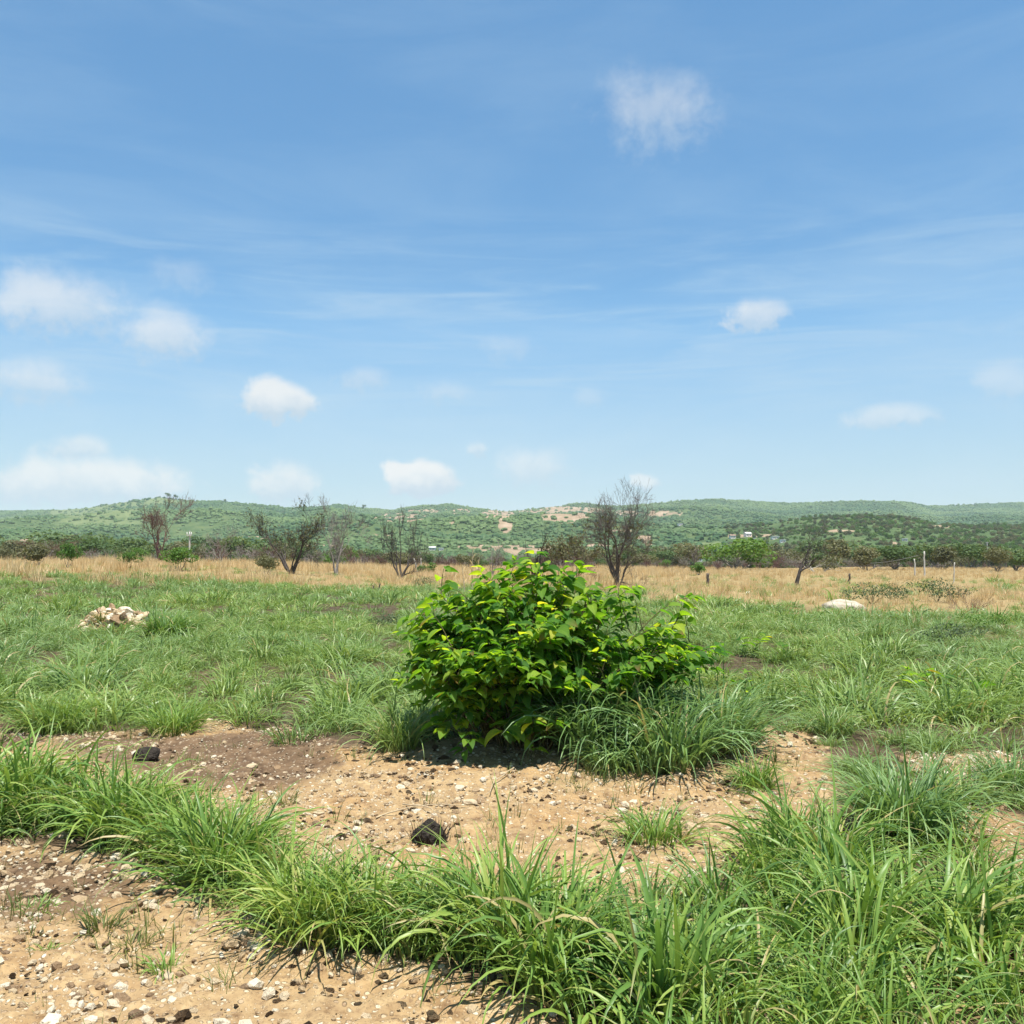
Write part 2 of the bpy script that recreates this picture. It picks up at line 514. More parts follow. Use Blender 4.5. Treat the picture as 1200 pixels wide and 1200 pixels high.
# hills
m, b = new_mat('hillside')
P = b.node('ShaderNodeNewGeometry').outputs['Position']
ba, me_, ro, _ = b.attr('hmask')
n1 = b.noise(P, .012, 6, .65); n2 = b.noise(P, .06, 5, .7)
base = b.ramp(n2, [(.3, (.04, .07, .03)), (.5, (.07, .11, .045)), (.7, (.115, .145, .06))])
mead = b.ramp(n2, [(.3, (.10, .135, .06)), (.6, (.15, .185, .085)), (.8, (.22, .22, .12))])
bare = b.ramp(n2, [(.3, (.16, .14, .08)), (.5, (.27, .20, .135)), (.75, (.42, .33, .24))])
c = b.mix(me_, base, mead)
c = b.mix(b.rng(b.math('ADD', ba, b.math('MULTIPLY', b.math('SUBTRACT', n2, .5), 1.6)), .35, .75), c, bare)
b.l.new(pbsdf(b, c, 1, .0), b.out.inputs[0])
M['hill'] = m


def plain(name, col, rough=.8, nscale=6, amt=.25):
    m, b = new_mat(name)
    nz = b.noise(b.node('ShaderNodeTexCoord').outputs['Object'], nscale, 5, .6)
    b.l.new(pbsdf(b, b.mix(b.math('MULTIPLY', nz, amt * 2), col, [q * .55 for q in col]), rough, .3), b.out.inputs[0])
    return m


M['concrete'] = plain('pale_concrete', (.52, .49, .44))
M['plaster'] = plain('white_plaster', (.78, .76, .72), .8, 1, .15)
M['roofing'] = plain('pale_roofing', (.66, .65, .62), .6, 1, .2)
M['tiles'] = plain('brown_roofing', (.30, .20, .15), .8, 1, .2)
M['glass'] = plain('dark_window', (.05, .055, .06), .2, 1, .1)
M['wire'] = plain('cable', (.30, .29, .27), .5, 1, .1)

# ---------------------------------------------------------------- ground sheet
ys = [-60, -30, -14, -7, -3, -1, .4, 1.4]
y = 2.0
while y < 15: ys.append(y); y += .0052 * (y + 1)
while y < 120: ys.append(y); y += .018 * y
while y < 9000: ys.append(y); y += .07 * y
ys = np.array(ys)
u = np.linspace(-1, 1, 621)
X = u[None] * (3 + .9 * np.abs(ys))[:, None] + np.sign(u)[None] * np.abs(u)[None] ** 9 * (60 + 1.5 * np.abs(ys))[:, None]
Y = np.repeat(ys[:, None], len(u), 1)
Z = H(X, Y)
sm, dk, sl, dr = masks(X, Y)
soft = np.zeros(X.shape + (3,))
for q in range(9):
    q1, q2, q3, _ = masks(X + .16 * math.cos(q * .7 * PI) * (q > 0), Y + .22 * math.sin(q * .7 * PI) * (q > 0))
    soft += np.stack([q1, q2, q3], -1) / 9
near = (1 - sstep(10, 15, Y))
lump = fbm(X * 9, Y * 9, 61, 3) - .5
clod = np.clip(fbm(X * 22, Y * 22, 71, 2) - .56, 0, 1)
Z = Z + near * (soft[..., 0] * (.040 * lump + .065 * clod) + (1 - soft[..., 0]) * .025 * lump)
# small hollow in the sand beside the bush
A = np.zeros(X.shape + (4,))
A[..., 0] = soft[..., 0] * (1 - soft[..., 1]); A[..., 1] = np.maximum(soft[..., 2], soft[..., 1])
rk = inpoly(X, Y, SAND_R1) | inpoly(X, Y, SAND_R2)
A[..., 1] = np.maximum(A[..., 1], .42 * rk)
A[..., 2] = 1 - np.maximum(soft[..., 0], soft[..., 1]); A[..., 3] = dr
nr, nc = X.shape
i = np.arange(nr - 1)[:, None] * nc; j = np.arange(nc - 1)[None]
Q = np.stack([i + j, i + j + 1, i + nc + j + 1, i + nc + j], -1).reshape(-1, 4)
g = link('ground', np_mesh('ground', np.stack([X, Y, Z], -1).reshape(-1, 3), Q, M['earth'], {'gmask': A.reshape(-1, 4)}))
tag(g, kind='structure')

# ---------------------------------------------------------------- hills
RIDGE = [(-700, 596), (-400, 590), (-150, 598), (0, 598), (50, 597), (100, 594), (130, 589), (150, 586), (185, 581), (220, 585), (265, 587), (300, 590), (330, 594), (370, 593), (400, 590),
         (430, 595), (460, 597), (490, 592), (530, 590), (560, 595), (600, 598), (640, 593), (680, 589), (720, 592), (760, 590), (800, 585),
         (840, 584), (880, 586), (920, 589), (960, 588), (1010, 586), (1060, 587), (1090, 592), (1110, 591), (1150, 589), (1200, 588), (1350, 584), (1600, 594), (1900, 600)]
RX = np.array([p[0] for p in RIDGE]); RY = np.array([p[1] for p in RIDGE])
RD = np.interp(np.arange(-700, 1901, 50), [-700, 0, 150, 300, 420, 600, 750, 900, 1060, 1100, 1900], [2600, 2500, 1900, 1800, 2100, 2000, 2100, 2300, 2200, 2600, 2800])
R0 = 430.0


def hill_z(px, r):
    """height above the eye line of the hills at bearing px (photo column) and distance r"""
    row = np.interp(px, RX, RY) + 1.5
    rd = np.interp(px, np.arange(-700, 1901, 50), RD)
    t = np.clip((r - R0) / (rd - R0), 0, 1.25)
    foot = 657.0
    s = np.where(t < 1, t ** 1.15, 1 - (t - 1) * 1.6)
    el = (HOR - (foot + (row - foot) * s)) / F
    x, yy = (px - 600) / F * r, r
    env = sstep(.02, .3, t) * (1 - sstep(.55, .93, t))
    spur = 1 - np.abs(fbm(x * .0032 + yy * .0009, yy * .0016, 91, 4) * 2 - 1) * 2
    z = EYE + el * r + env * (spur * 27 + 18 * (fbm(x * .008, yy * .008, 95, 4) - .5))
    # low scrub rise in front of the right-hand hills
    z = z + 13 * np.exp(-((r - 640) / 170) ** 2) * sstep(820, 1000, px) * (.7 + .6 * fbm(px * .012, r * .004, 97, 2))
    z = z + 4 * np.exp(-((r - 760) / 150) ** 2) * (fbm(px * .01, r * .004, 99, 2))
    return z - sstep(R0 + 60, R0, r) * 1.5


def prow(px, r, z): return HOR - (z - EYE) / r * F


BARE = [(470, 607, 36, 6), (505, 599, 34, 2.2), (541, 599, 12, 3.5), (583, 602, 20, 6), (592, 614, 9, 11), (642, 597, 55, 4.2),
        (662, 606, 30, 7), (690, 599, 20, 4), (775, 602, 26, 3.6), (735, 601, 14, 3), (612, 645, 50, 6.5), (767, 638, 16, 4.5), (755, 630, 10, 3), (855, 652, 9, 3),
        (1048, 637, 4, 2.2), (1068, 643, 14, 2.2), (1143, 642, 10, 2.5), (1157, 649, 11, 4), (880, 628, 30, 2), (795, 655, 8, 2.5), (700, 640, 16, 3), (728, 622, 14, 1.8), (560, 641, 26, 2.5), (450, 628, 16, 2), (380, 640, 22, 2.2), (985, 622, 18, 1.5), (1105, 617, 14, 1.6), (530, 613, 12, 1.5), (300, 630, 30, 2), (40, 633, 18, 2)]
MEAD = [(110, 601, 62, 8), (150, 593, 40, 6), (185, 588, 26, 5), (120, 612, 60, 4), (830, 638, 40, 2.5)]


def hmask(px, row):
    nz = 9 * (fbm(px * .09, row * .3, 55, 3) - .5)
    ba = np.zeros(px.shape); me = np.zeros(px.shape)
    for cx, cy, rx, ry in BARE:
        d = ((px - cx) / rx) ** 2 + ((row - cy + nz * .35) / ry) ** 2
        ba = np.maximum(ba, 1 - sstep(.6, 1.25, d))
    for cx, cy, rx, ry in MEAD:
        d = ((px - cx) / rx) ** 2 + ((row - cy + nz * .6) / ry) ** 2
        me = np.maximum(me, 1 - sstep(.6, 1.3, d))
    return ba, me


cols = np.linspace(-620, 1820, 900); rows = np.geomspace(R0 - 20, 3400, 210)
PX, RR = np.meshgrid(cols, rows)
HZ = hill_z(PX, RR)
ba, mead_ = hmask(PX, prow(PX, RR, HZ))
A = np.zeros(PX.shape + (4,)); A[..., 0] = ba; A[..., 1] = mead_; A[..., 3] = 1
nr, nc = PX.shape
i = np.arange(nr - 1)[:, None] * nc; j = np.arange(nc - 1)[None]
Q = np.stack([i + j, i + j + 1, i + nc + j + 1, i + nc + j], -1).reshape(-1, 4)
hl = link('hills', np_mesh('hills', np.stack([(PX - 600) / F * RR, RR, HZ], -1).reshape(-1, 3), Q, M['hill'], {'hmask': A.reshape(-1, 4)}))
tag(hl, kind='structure')


def hill_point(px, py, rmin=R0 + 30):
    rs = np.linspace(rmin, 3000, 1500)
    z = hill_z(np.full(rs.shape, float(px)), rs)
    k = np.argmax(prow(px, rs, z) <= py)
    return np.array([(px - 600) / F * rs[k], rs[k], z[k]])


# ---------------------------------------------------------------- instancing of things nobody could count
def proto_coll(name, meshes):
    c = bpy.data.collections.new(name)
    for k, me in enumerate(meshes):
        o = bpy.data.objects.new('%s_%02d' % (name, k), me); c.objects.link(o)
    return c


def scatter(name, pts, rot, scl, idx, coll, label, cat):
    me = bpy.data.meshes.new(name)
    n = len(pts)
    me.vertices.add(n); me.vertices.foreach_set('co', np.asarray(pts, np.float32).ravel())
    for k, a in (('rot', rot), ('scl', scl)):
        at = me.attributes.new(k, 'FLOAT_VECTOR', 'POINT'); at.data.foreach_set('vector', np.asarray(a, np.float32).ravel())
    at = me.attributes.new('pick', 'INT', 'POINT'); at.data.foreach_set('value', np.asarray(idx, np.int32))
    o = link(name, me)
    ng = bpy.data.node_groups.new(name, 'GeometryNodeTree')
    ng.interface.new_socket('Geometry', in_out='INPUT', socket_type='NodeSocketGeometry')
    ng.interface.new_socket('Geometry', in_out='OUTPUT', socket_type='NodeSocketGeometry')
    N, L = ng.nodes, ng.links
    gi, go = N.new('NodeGroupInput'), N.new('NodeGroupOutput')
    ci = N.new('GeometryNodeCollectionInfo'); ci.inputs['Collection'].default_value = coll
    ci.inputs['Separate Children'].default_value = True; ci.inputs['Reset Children'].default_value = True
    ip = N.new('GeometryNodeInstanceOnPoints'); ip.inputs['Pick Instance'].default_value = True

    def named(k, t):
        q = N.new('GeometryNodeInputNamedAttribute'); q.data_type = t; q.inputs[0].default_value = k
        return [s for s in q.outputs if s.enabled and s.name == 'Attribute'][0]
    L.new(gi.outputs[0], ip.inputs['Points']); L.new(ci.outputs[0], ip.inputs['Instance'])
    L.new(named('pick', 'INT'), ip.inputs['Instance Index'])
    e2r = N.new('FunctionNodeEulerToRotation'); L.new(named('rot', 'FLOAT_VECTOR'), e2r.inputs[0])
    L.new(e2r.outputs[0], ip.inputs['Rotation'])
    L.new(named('scl', 'FLOAT_VECTOR'), ip.inputs['Scale'])
    L.new(ip.outputs[0], go.inputs[0])
    md = o.modifiers.new('scatter', 'NODES'); md.node_group = ng
    return tag(o, label, cat, kind='stuff')


def tuft_mesh(name, seed, n, rad, lmin, lmax, w, mat, lean=(.05, .5), bend=(.5, 1.5), seg=5, three=True, upright=.0, prof='blade', twist=.5):
    global rng
    keep = rng; rng = np.random.default_rng(seed)
    rr = rad * np.sqrt(rng.random(n)); a = rng.random(n) * 2 * PI
    pos = np.stack([rr * np.cos(a), rr * np.sin(a), np.full(n, -.02)], -1)
    phi = a + rng.normal(0, .7, n)
    ln = rng.uniform(*lean, n) * (.4 + .8 * rr / rad)
    L = rng.uniform(lmin, lmax, n)
    bd = rng.uniform(*bend, n) * (.5 + .6 * L / lmax)
    up = rng.random(n) < upright
    bd[up] *= .25; ln[up] *= .5
    W = w * rng.uniform(.55, 1.25, n)
    V, Qd, A = ribbons(pos, phi, ln, bd, L, W, seg, prof, .3, rng.normal(0, twist, n), 1.5, None, three)
    me = np_mesh(name, V, Qd, mat, {'blade': A})
    rng = keep
    return me


NP = 9
c_tall = proto_coll('tall_tuft', [tuft_mesh('tall_tuft', 100 + k, 34 + (k * 7) % 23, .11 + .005 * k, .26, .80, .017 + .0006 * k, M['guinea'], lean=(.1, .75), bend=(.9, 2.6), seg=9, upright=.07) for k in range(16)])
c_field = proto_coll('field_tuft', [tuft_mesh('field_tuft', 200 + k, 75, .20, .22, .56, .0165, M['field'], lean=(.15, 1.0), bend=(1.3, 2.9), seg=6, three=False, upright=.04) for k in range(NP)])
c_far = proto_coll('far_tuft', [tuft_mesh('far_tuft', 300 + k, 50, .30, .22, .50, .027, M['field'], lean=(.15, 1.0), bend=(1.2, 2.7), seg=4, three=False, upright=.06) for k in range(NP)])
c_sparse = proto_coll('sparse_tuft', [tuft_mesh('sparse_tuft', 400 + k, 14, .05, .05, .17, .005, M['sparse'], lean=(.1, .8), bend=(.4, 1.5), seg=4, three=False, upright=.2) for k in range(NP)])


def dry_mesh(k):
    a = tuft_mesh('dry_tuft', 500 + k, 34, .40, .45, 1.0, .028, M['dry'], lean=(.0, .5), bend=(.05, .8), seg=3, three=False, upright=.45)
    return a


c_dry = proto_coll('dry_tuft', [dry_mesh(k) for k in range(NP)])


def put(name, n, sampler, coll, smin, smax, label, cat, zoff=-.01, tilt=.1, sz=None, k=NP):
    x, y_ = sampler(n)
    z = H(x, y_)
    m_ = len(x)
    s = rng.uniform(smin, smax, m_)
    if sz is not None: s = s * sz(x, y_)
    rot = np.stack([rng.normal(0, tilt, m_), rng.normal(0, tilt, m_), rng.random(m_) * 2 * PI], -1)
    sc = np.stack([s * rng.uniform(.85, 1.15, m_), s * rng.uniform(.85, 1.15, m_), s * rng.uniform(.8, 1.2, m_)], -1)
    return scatter(name, np.stack([x, y_, z + zoff], -1), rot, sc, rng.integers(0, k, m_), coll, label, cat)


# tall grass in the foreground: the band this side of the sand and the mass on the right
BAND = [poly_ground(p) for p in (
    [(-520, 930), (0, 938), (110, 946), (220, 974), (320, 1012), (420, 1056), (520, 1080), (620, 1085), (720, 1082), (800, 1062), (860, 1040), (900, 1010),
     (960, 985), (1000, 960), (1060, 948), (1120, 960), (1150, 1010), (1210, 1050), (1500, 1040), (1700, 1300), (1700, 1480), (800, 1480), (740, 1260),
     (700, 1205), (640, 1178), (560, 1152), (500, 1122), (420, 1112), (350, 1094), (300, 1062), (220, 1026), (120, 994), (0, 982), (-520, 975)],)]
BALD = [SAND_R3, SAND_R2]


def s_band(n):
    x = rng.uniform(-6, 7, n); y_ = rng.uniform(1.9, 7.5, n)
    lp = np.array([gxy(px, py) for px, py in ((-60, 962), (60, 968), (140, 980), (210, 1000), (290, 1036), (360, 1072), (430, 1092), (520, 1104), (620, 1122))])
    q = rng.uniform(0, 7.999, 150); qi = q.astype(int); qf = (q - qi)[:, None]
    lq = lp[qi] * (1 - qf) + lp[qi + 1] * qf + rng.normal(0, .07, (150, 2))
    x = np.append(x, lq[:, 0]); y_ = np.append(y_, lq[:, 1]); n += 150
    ok = np.zeros(n, bool)
    for p in BAND: ok |= inpoly(x, y_, p)
    for p in BALD: ok &= ~inpoly(x, y_, p)
    ok &= (x * x + y_ * y_ > 2.3 ** 2)
    ok &= rng.random(n) < np.where((x < .1) | ((y_ < 4.3) & (x > 1)), .75, sstep(.38, .48, fbm(x * 1.6, y_ * 1.6, 301, 3)))
    return x[ok], y_[ok]


def sz_band(x, y_):
    px = 600 + F * x / y_
    low = np.where(np.abs(px - 508) < 55, .72, 1.)
    return low * np.where(x < 1.2, .62 + .75 * fbm(x * 1.3, y_ * 1.3, 305, 2), .42 + 1.1 * fbm(x * 1.3, y_ * 1.3, 305, 2)) * np.interp(px, [0, 500, 900, 1050, 1200], [.84, .76, .66, .78, .64]) * np.interp(y_, [2.3, 4, 9], [.75, .95, 1])


put('tall_grass', 2900, s_band, c_tall, .72, 1.12, 'tall bright green grass arching in a band across the foreground', 'grass', sz=sz_band, k=16)


def clumps(y0, y1, cell, per, rad, half):
    """tufts gathered in hummocks: centres on a jittered grid, several tufts round each, the middle ones taller"""
    gy = np.arange(y0, y1, cell); out = []
    X_, Y_ = np.meshgrid(np.arange(-half(y1), half(y1), cell), gy)
    X_ = X_ + rng.uniform(-.42, .42, X_.shape) * cell; Y_ = Y_ + rng.uniform(-.42, .42, Y_.shape) * cell
    cx, cy = X_.ravel(), Y_.ravel()
    ok = np.abs(cx) < half(cy)
    cx, cy = cx[ok], cy[ok]
    big = rng.uniform(.55, 1.25, len(cx)) * (.6 + .8 * fbm(cx * .35, cy * .35, 313, 3))
    k = np.repeat(np.arange(len(cx)), per)
    rr = rng.random(len(k)) ** .6; a = rng.random(len(k)) * 2 * PI
    x = cx[k] + rr * np.cos(a) * rad * big[k]; y_ = cy[k] + rr * np.sin(a) * rad * big[k]
    return x, y_, big[k] * (1.08 - .5 * rr)


FH = {}


def s_field(n):
    x, y_, h = clumps(2.7, 24, .72, 7, .36, lambda q: .62 * q + 2.0)
    sa, dk, so, dr = masks(x, y_)
    ok = ~sa & (~dk | (rng.random(len(x)) < .12)) & (rng.random(len(x)) > dr)
    for p in BAND: ok &= ~inpoly(x, y_, p)
    ok &= rng.random(len(x)) < .30 + .70 * sstep(.32, .46, fbm(x * .7, y_ * .7, 311, 3))
    ok &= ((x - BUSH[0]) / 1.0) ** 2 + ((y_ - BUSH[1] - .1) / .5) ** 2 > 1
    FH['h'] = h[ok]
    return x[ok], y_[ok]


put('field_grass', 0, s_field, c_field, .85, 1.15, 'green tufted grass covering the field behind the bush', 'grass', sz=lambda x, y_: FH['h'] * 1.0)


def s_far(n):
    x, y_, h = clumps(22, 68, 1.05, 6, .62, lambda q: .60 * q + 3)
    sa, dk, so, dr = masks(x, y_)
    ok = (~dk | (rng.random(len(x)) < .35)) & (rng.random(len(x)) > dr * .93)
    ok &= rng.random(len(x)) < .25 + .75 * sstep(.34, .48, fbm(x * .5, y_ * .5, 321, 3))
    FH['h'] = h[ok]
    return x[ok], y_[ok]


put('meadow_grass', 0, s_far, c_far, .9, 1.2, 'short grey green grass of the far meadow before the dry strip', 'grass',
    sz=lambda x, y_: FH['h'])


def s_dry(n):
    y_ = np.sqrt(rng.uniform(20 ** 2, 125 ** 2, n)); x = rng.uniform(-1, 1, n) * (.62 * y_ + 3)
    sa, dk, so, dr = masks(x, y_)
    ok = rng.random(n) < dr * (.22 + .78 * sstep(.36, .54, fbm(x * .25, y_ * .25, 331, 3)))
    return x[ok], y_[ok]


put('dry_grass', 17000, s_dry, c_dry, .65, 1.1, 'tall straw coloured dry grass in a strip before the trees', 'grass',
    sz=lambda x, y_: (.30 + .75 * fbm(x * .22, y_ * .22, 333, 3) + .25 * (rng.random(len(x)) < .12)) * np.interp(600 + F * x / y_, [0, 300, 700, 900, 1200], [1.0, .95, .80, .56, .50]))


def s_sparse(n):
    y_ = np.sqrt(rng.uniform(2.6 ** 2, 20 ** 2, n)); x = rng.uniform(-1, 1, n) * (.62 * y_ + 1)
    sa, dk, so, dr = masks(x, y_)
    f = fbm(x * 1.6, y_ * 1.6, 341, 3)
    ok = (sa & (rng.random(n) < .05 + .95 * sstep(.56, .68, f))) | (~sa & (rng.random(n) < .35))
    return x[ok], y_[ok]


put('sparse_grass', 14000, s_sparse, c_sparse, .6, 1.3, 'thin yellow green grass sprouting from the sandy ground', 'grass', tilt=.15)

c_stone = proto_coll('gravel_stone', [stone_mesh('gravel_stone', 600 + k, M['stone'], 1, .65) for k in range(8)])


def s_gravel(n):
    x = rng.uniform(-6, 6, n); y_ = rng.uniform(2.6, 10, n)
    sa, dk, so, dr = masks(x, y_)
    f = fbm(x * 1.2, y_ * 1.2, 351, 3)
    ok = (sa | so | (dk & (y_ < 10)) | (inpoly(x, y_, BAND[0]) & (rng.random(n) < .5))) & (rng.random(n) < (.15 + .85 * sstep(.40, .6, f)) * np.where(inpoly(x, y_, SAND_MID), .35, 1))
    return x[ok], y_[ok]


def gravel():
    x, y_ = s_gravel(190000)
    n = len(x)
    s = np.clip(np.exp(rng.normal(math.log(.0076), .70, n)), .003, .045)
    pts = np.stack([x, y_, H(x, y_) + s * .2], -1)
    rot = np.stack([rng.normal(0, .3, n), rng.normal(0, .3, n), rng.random(n) * 2 * PI], -1)
    scatter('gravel', pts, rot, np.stack([s, s, s], -1), rng.integers(0, 8, n), c_stone, 'loose pale gravel strewn over the sandy ground', 'gravel')


gravel()
m, b = new_mat('soil_clod')
oi = b.node('ShaderNodeObjectInfo'); nz = b.noise(b.node('ShaderNodeTexCoord').outputs['Object'], 3, 5, .7)
c = b.ramp(oi.outputs['Random'], [(0, (.10, .065, .04)), (.3, (.20, .13, .075)), (.7, (.32, .22, .13)), (1, (.44, .33, .20))])
b.l.new(pbsdf(b, b.mix(b.rng(nz, .3, .7, 0, .5), c, (.16, .105, .06)), 1, .05, b.bump(nz, 1, .2)), b.out.inputs[0])
M['clod'] = m


def clod_mesh(k):
    v, f = ico(2)
    v = v * (1 + .5 * n3(v, 2.2, k) + .35 * n3(v, 5.5, k + 3))[:, None] * [1, .8, .55]
    return np_mesh('soil_clod', v, f, M['clod'], None, False)


c_clod = proto_coll('soil_clod', [clod_mesh(650 + k) for k in range(8)])


def clods():
    n = 16000
    x = rng.uniform(-5, 5, n); y_ = rng.uniform(2.7, 10, n)
    sa, dk, so, dr = masks(x, y_)
    ok = (sa | so) & (rng.random(n) < .04 + .96 * sstep(.52, .66, fbm(x * 1.5, y_ * 1.5, 361, 4)))
    x, y_ = x[ok], y_[ok]; n = len(x)
    s = np.clip(np.exp(rng.normal(math.log(.010), .55, n)), .004, .032)
    rot = np.stack([rng.normal(0, .3, n), rng.normal(0, .3, n), rng.random(n) * 2 * PI], -1)
    scatter('soil_clods', np.stack([x, y_, H(x, y_) - s * .05], -1), rot, np.stack([s, s, s], -1), rng.integers(0, 8, n), c_clod, 'dark crumbled soil scattered in patches over the sand', 'soil')


clods()


# ---------------------------------------------------------------- leaf-card crowns
def crown_cards(seed, n, lobes, size, flat=.55, shell=.55):
    r = np.random.default_rng(seed)
    C = np.array([l[:3] for l in lobes]); Rd = np.array([l[3:6] for l in lobes])
    w = Rd.prod(1) ** .67; k = r.choice(len(lobes), n, p=w / w.sum())
    d = r.normal(size=(n, 3)); d /= np.linalg.norm(d, axis=1)[:, None]
    rad = (shell + (1 - shell) * r.random(n) ** .7)
    rad *= .82 + .36 * vnoise(d[:, 0] * 2.2 + k * 7, d[:, 1] * 2.2 + d[:, 2] * 3, seed)
    p = C[k] + d * Rd[k] * rad[:, None]
    nrm = d * .6 + r.normal(size=(n, 3)) * .6 + np.array([0, 0, .35]); nrm /= np.linalg.norm(nrm, axis=1)[:, None]
    a = np.cross(nrm, r.normal(size=(n, 3))); a /= np.linalg.norm(a, axis=1)[:, None]
    b_ = np.cross(nrm, a)
    s = size * r.uniform(.6, 1.4, n)[:, None]
    V = np.stack([p - a * s, p - b_ * s * flat + nrm * s * .15, p + a * s, p + b_ * s * flat + nrm * s * .15], 1).reshape(-1, 3)
    Qd = np.arange(n * 4).reshape(-1, 4)
    A = np.zeros((n, 4, 4)); A[..., 0] = r.random(n)[:, None]; A[..., 3] = r.random(n)[:, None]; A[..., 2] = .5
    return V, Qd, A.reshape(-1, 4)


def grow(r, p, d, L, rad, depth, out, spread=.6, up=.15, kids=(2, 4), wig=.2, ratio=(.6, .82), n=5):
    pts, rads = [p.copy()], [rad]
    d = d / np.linalg.norm(d)
    for i in range(n):
        d = d + r.normal(0, wig, 3) + np.array([0, 0, up * .3]); d /= np.linalg.norm(d)
        p = p + d * L / n
        pts.append(p.copy()); rads.append(rad * (1 - .5 * (i + 1) / n) if depth else rad * (1 - .85 * (i + 1) / n))
    out.append((depth, np.array(pts), np.array(rads)))
    if depth == 0: return
    for q in range(r.integers(kids[0], kids[1] + 1)):
        k = n if q == 0 else r.integers(max(1, n // 2 - 1), n + 1)
        ax = r.normal(size=3); ax -= ax @ d * d; ax /= np.linalg.norm(ax)
        sp = spread * r.uniform(.5, 1.25) * (.6 if q == 0 else 1)
        nd = d * math.cos(sp) + ax * math.sin(sp) + np.array([0, 0, up])
        grow(r, pts[k], nd, L * r.uniform(*ratio), rads[k] * r.uniform(.6, .85), depth - 1, out, spread, up, kids, wig, ratio, n)


def bare_tree(px, base_row, y, top_row, trunks, mat, seed, label, lean=0, depth=5, spread=.6, kids=(2, 4), up=.12, cat='tree', leaves=None, name='bare_tree', thick=1.0, group=None, width=None):
    """trunks: list of (bearing angle, tilt, length share, radius share)"""
    x = at_depth(px, y)
    z = float(H(x, y)) if base_row is None else z_at(base_row, y)
    z = min(z, float(H(x, y)))
    h = z_at(top_row, y) - z
    r = np.random.default_rng(seed)
    out = []
    for (az, tilt, ls, rs) in trunks:
        d = np.array([math.sin(tilt) * math.cos(az), math.sin(tilt) * math.sin(az), math.cos(tilt)])
        grow(r, np.array([r.normal(0, .06), r.normal(0, .06), -.1]), d, h * .36 * ls, h * .026 * rs * thick, depth, out, spread, up, kids, .19)
    allp = np.concatenate([o[1] for o in out])
    k = h / max(np.percentile(allp[:, 2], 98.5), .1)
    kx = k if width is None else width / F * y / (np.percentile(allp[:, 0], 99) - np.percentile(allp[:, 0], 1))
    S = np.array([kx, kx, k])
    rmin = .35 / F * y * .40                        # the thinnest twigs keep a believable thickness
    t = thing(name, (x, y, z), label, cat, group)
    big = [(p * S, np.maximum(rr * k, rmin)) for d_, p, rr in out if d_ >= 3]
    small = [(p * S, np.maximum(rr * k, rmin * (.55 if d_ == 0 else .8))) for d_, p, rr in out if d_ < 3]
    v, q = tubes(big, 6); link('trunk', np_mesh('trunk', v, q, mat), t)
    v, q = tubes(small, 3); link('branches', np_mesh('branches', v, q, mat), t)
    if leaves:
        n, lm, size, lo, hi, side = leaves
        tips = np.concatenate([p[2:] * S for d_, p, rr in out if d_ <= 1])
        zz = tips[:, 2] / h
        tips = tips[(zz > lo) & (zz < hi) & (tips[:, 0] * side > -.25 * h if side else True)]
        kk = r.integers(0, len(tips), n)
        P0 = tips[kk] + r.normal(0, size * 1.2, (n, 3))
        nrm = r.normal(size=(n, 3)) + [0, 0, .5]; nrm /= np.linalg.norm(nrm, axis=1)[:, None]
        a = np.cross(nrm, r.normal(size=(n, 3))); a /= np.linalg.norm(a, axis=1)[:, None]
        b_ = np.cross(nrm, a); s = size * r.uniform(.6, 1.3, n)[:, None]
        V = np.stack([P0 - a * s, P0 - b_ * s * .55, P0 + a * s, P0 + b_ * s * .55], 1).reshape(-1, 3)
        A = np.zeros((n, 4, 4)); A[..., 0] = r.random(n)[:, None]; A[..., 3] = .5; A[..., 2] = .5
        link('foliage', np_mesh('foliage', V, np.arange(n * 4).reshape(-1, 4), lm, {'blade': A.reshape(-1, 4)}), t)
    return t


bare_tree(190, None, 78, 583, [(.3, .10, 1, 1), (3.4, .16, .9, .8), (1.8, .12, .95, .7)], M['bark_red'], 21, 'reddish bare tree with a dense twiggy crown beside the white pole', depth=6, spread=.42, width=58, kids=(2, 4), thick=.8)
bare_tree(262, None, 88, 618, [(.3, .3, 1, .7), (2.6, .35, .9, .6), (4.2, .2, .9, .6)], M['bark_grey'], 22, 'small bare grey thicket tree between the white pole and the forked tree', depth=4, spread=.6, width=50, thick=.7)
bare_tree(341, None, 62, 588, [(3.05, .62, 1.0, .9), (.15, .30, 1.1, 1.1), (0, .05, .8, .5)], M['bark_dark'], 23, 'dark forked tree with two leaning trunks and sparse brown leaves', depth=6, spread=.60,
          width=85, leaves=(600, M['crown_olive'], .085, .35, 1.0, .3), thick=1.15)
bare_tree(394, None, 66, 588, [(.2, .30, 1.1, .8), (3.2, .10, 1, .8), (2, .3, .8, .6)], M['bark_grey'], 24, 'slender grey bare tree with tall open crown next to the forked tree', depth=6, spread=.5, width=62, thick=.75)
bare_tree(470, None, 60, 601, [(.1, .42, 1, .8), (3.1, .45, 1, .8), (1.5, .1, 1, .9), (4.6, .3, .9, .7)], M['bark_dark'], 25, 'rounded dark bare tree standing alone left of the bush top', depth=6, spread=.55, width=56, kids=(2, 3), thick=.85)
bare_tree(578, None, 70, 634, [(.2, .2, 1, .7), (3, .3, .9, .6)], M['bark_grey'], 26, 'tiny bare tree right of the tall pale reeds', depth=4, spread=.6, width=28, thick=.8)
bare_tree(630, None, 56, 615, [(2.6, .18, 1.1, 1.3), (.5, .3, .7, .7)], M['bark_dark'], 27, 'dark broken tree with few branches just above the bush', depth=4, spread=.55, width=42, kids=(2, 3))
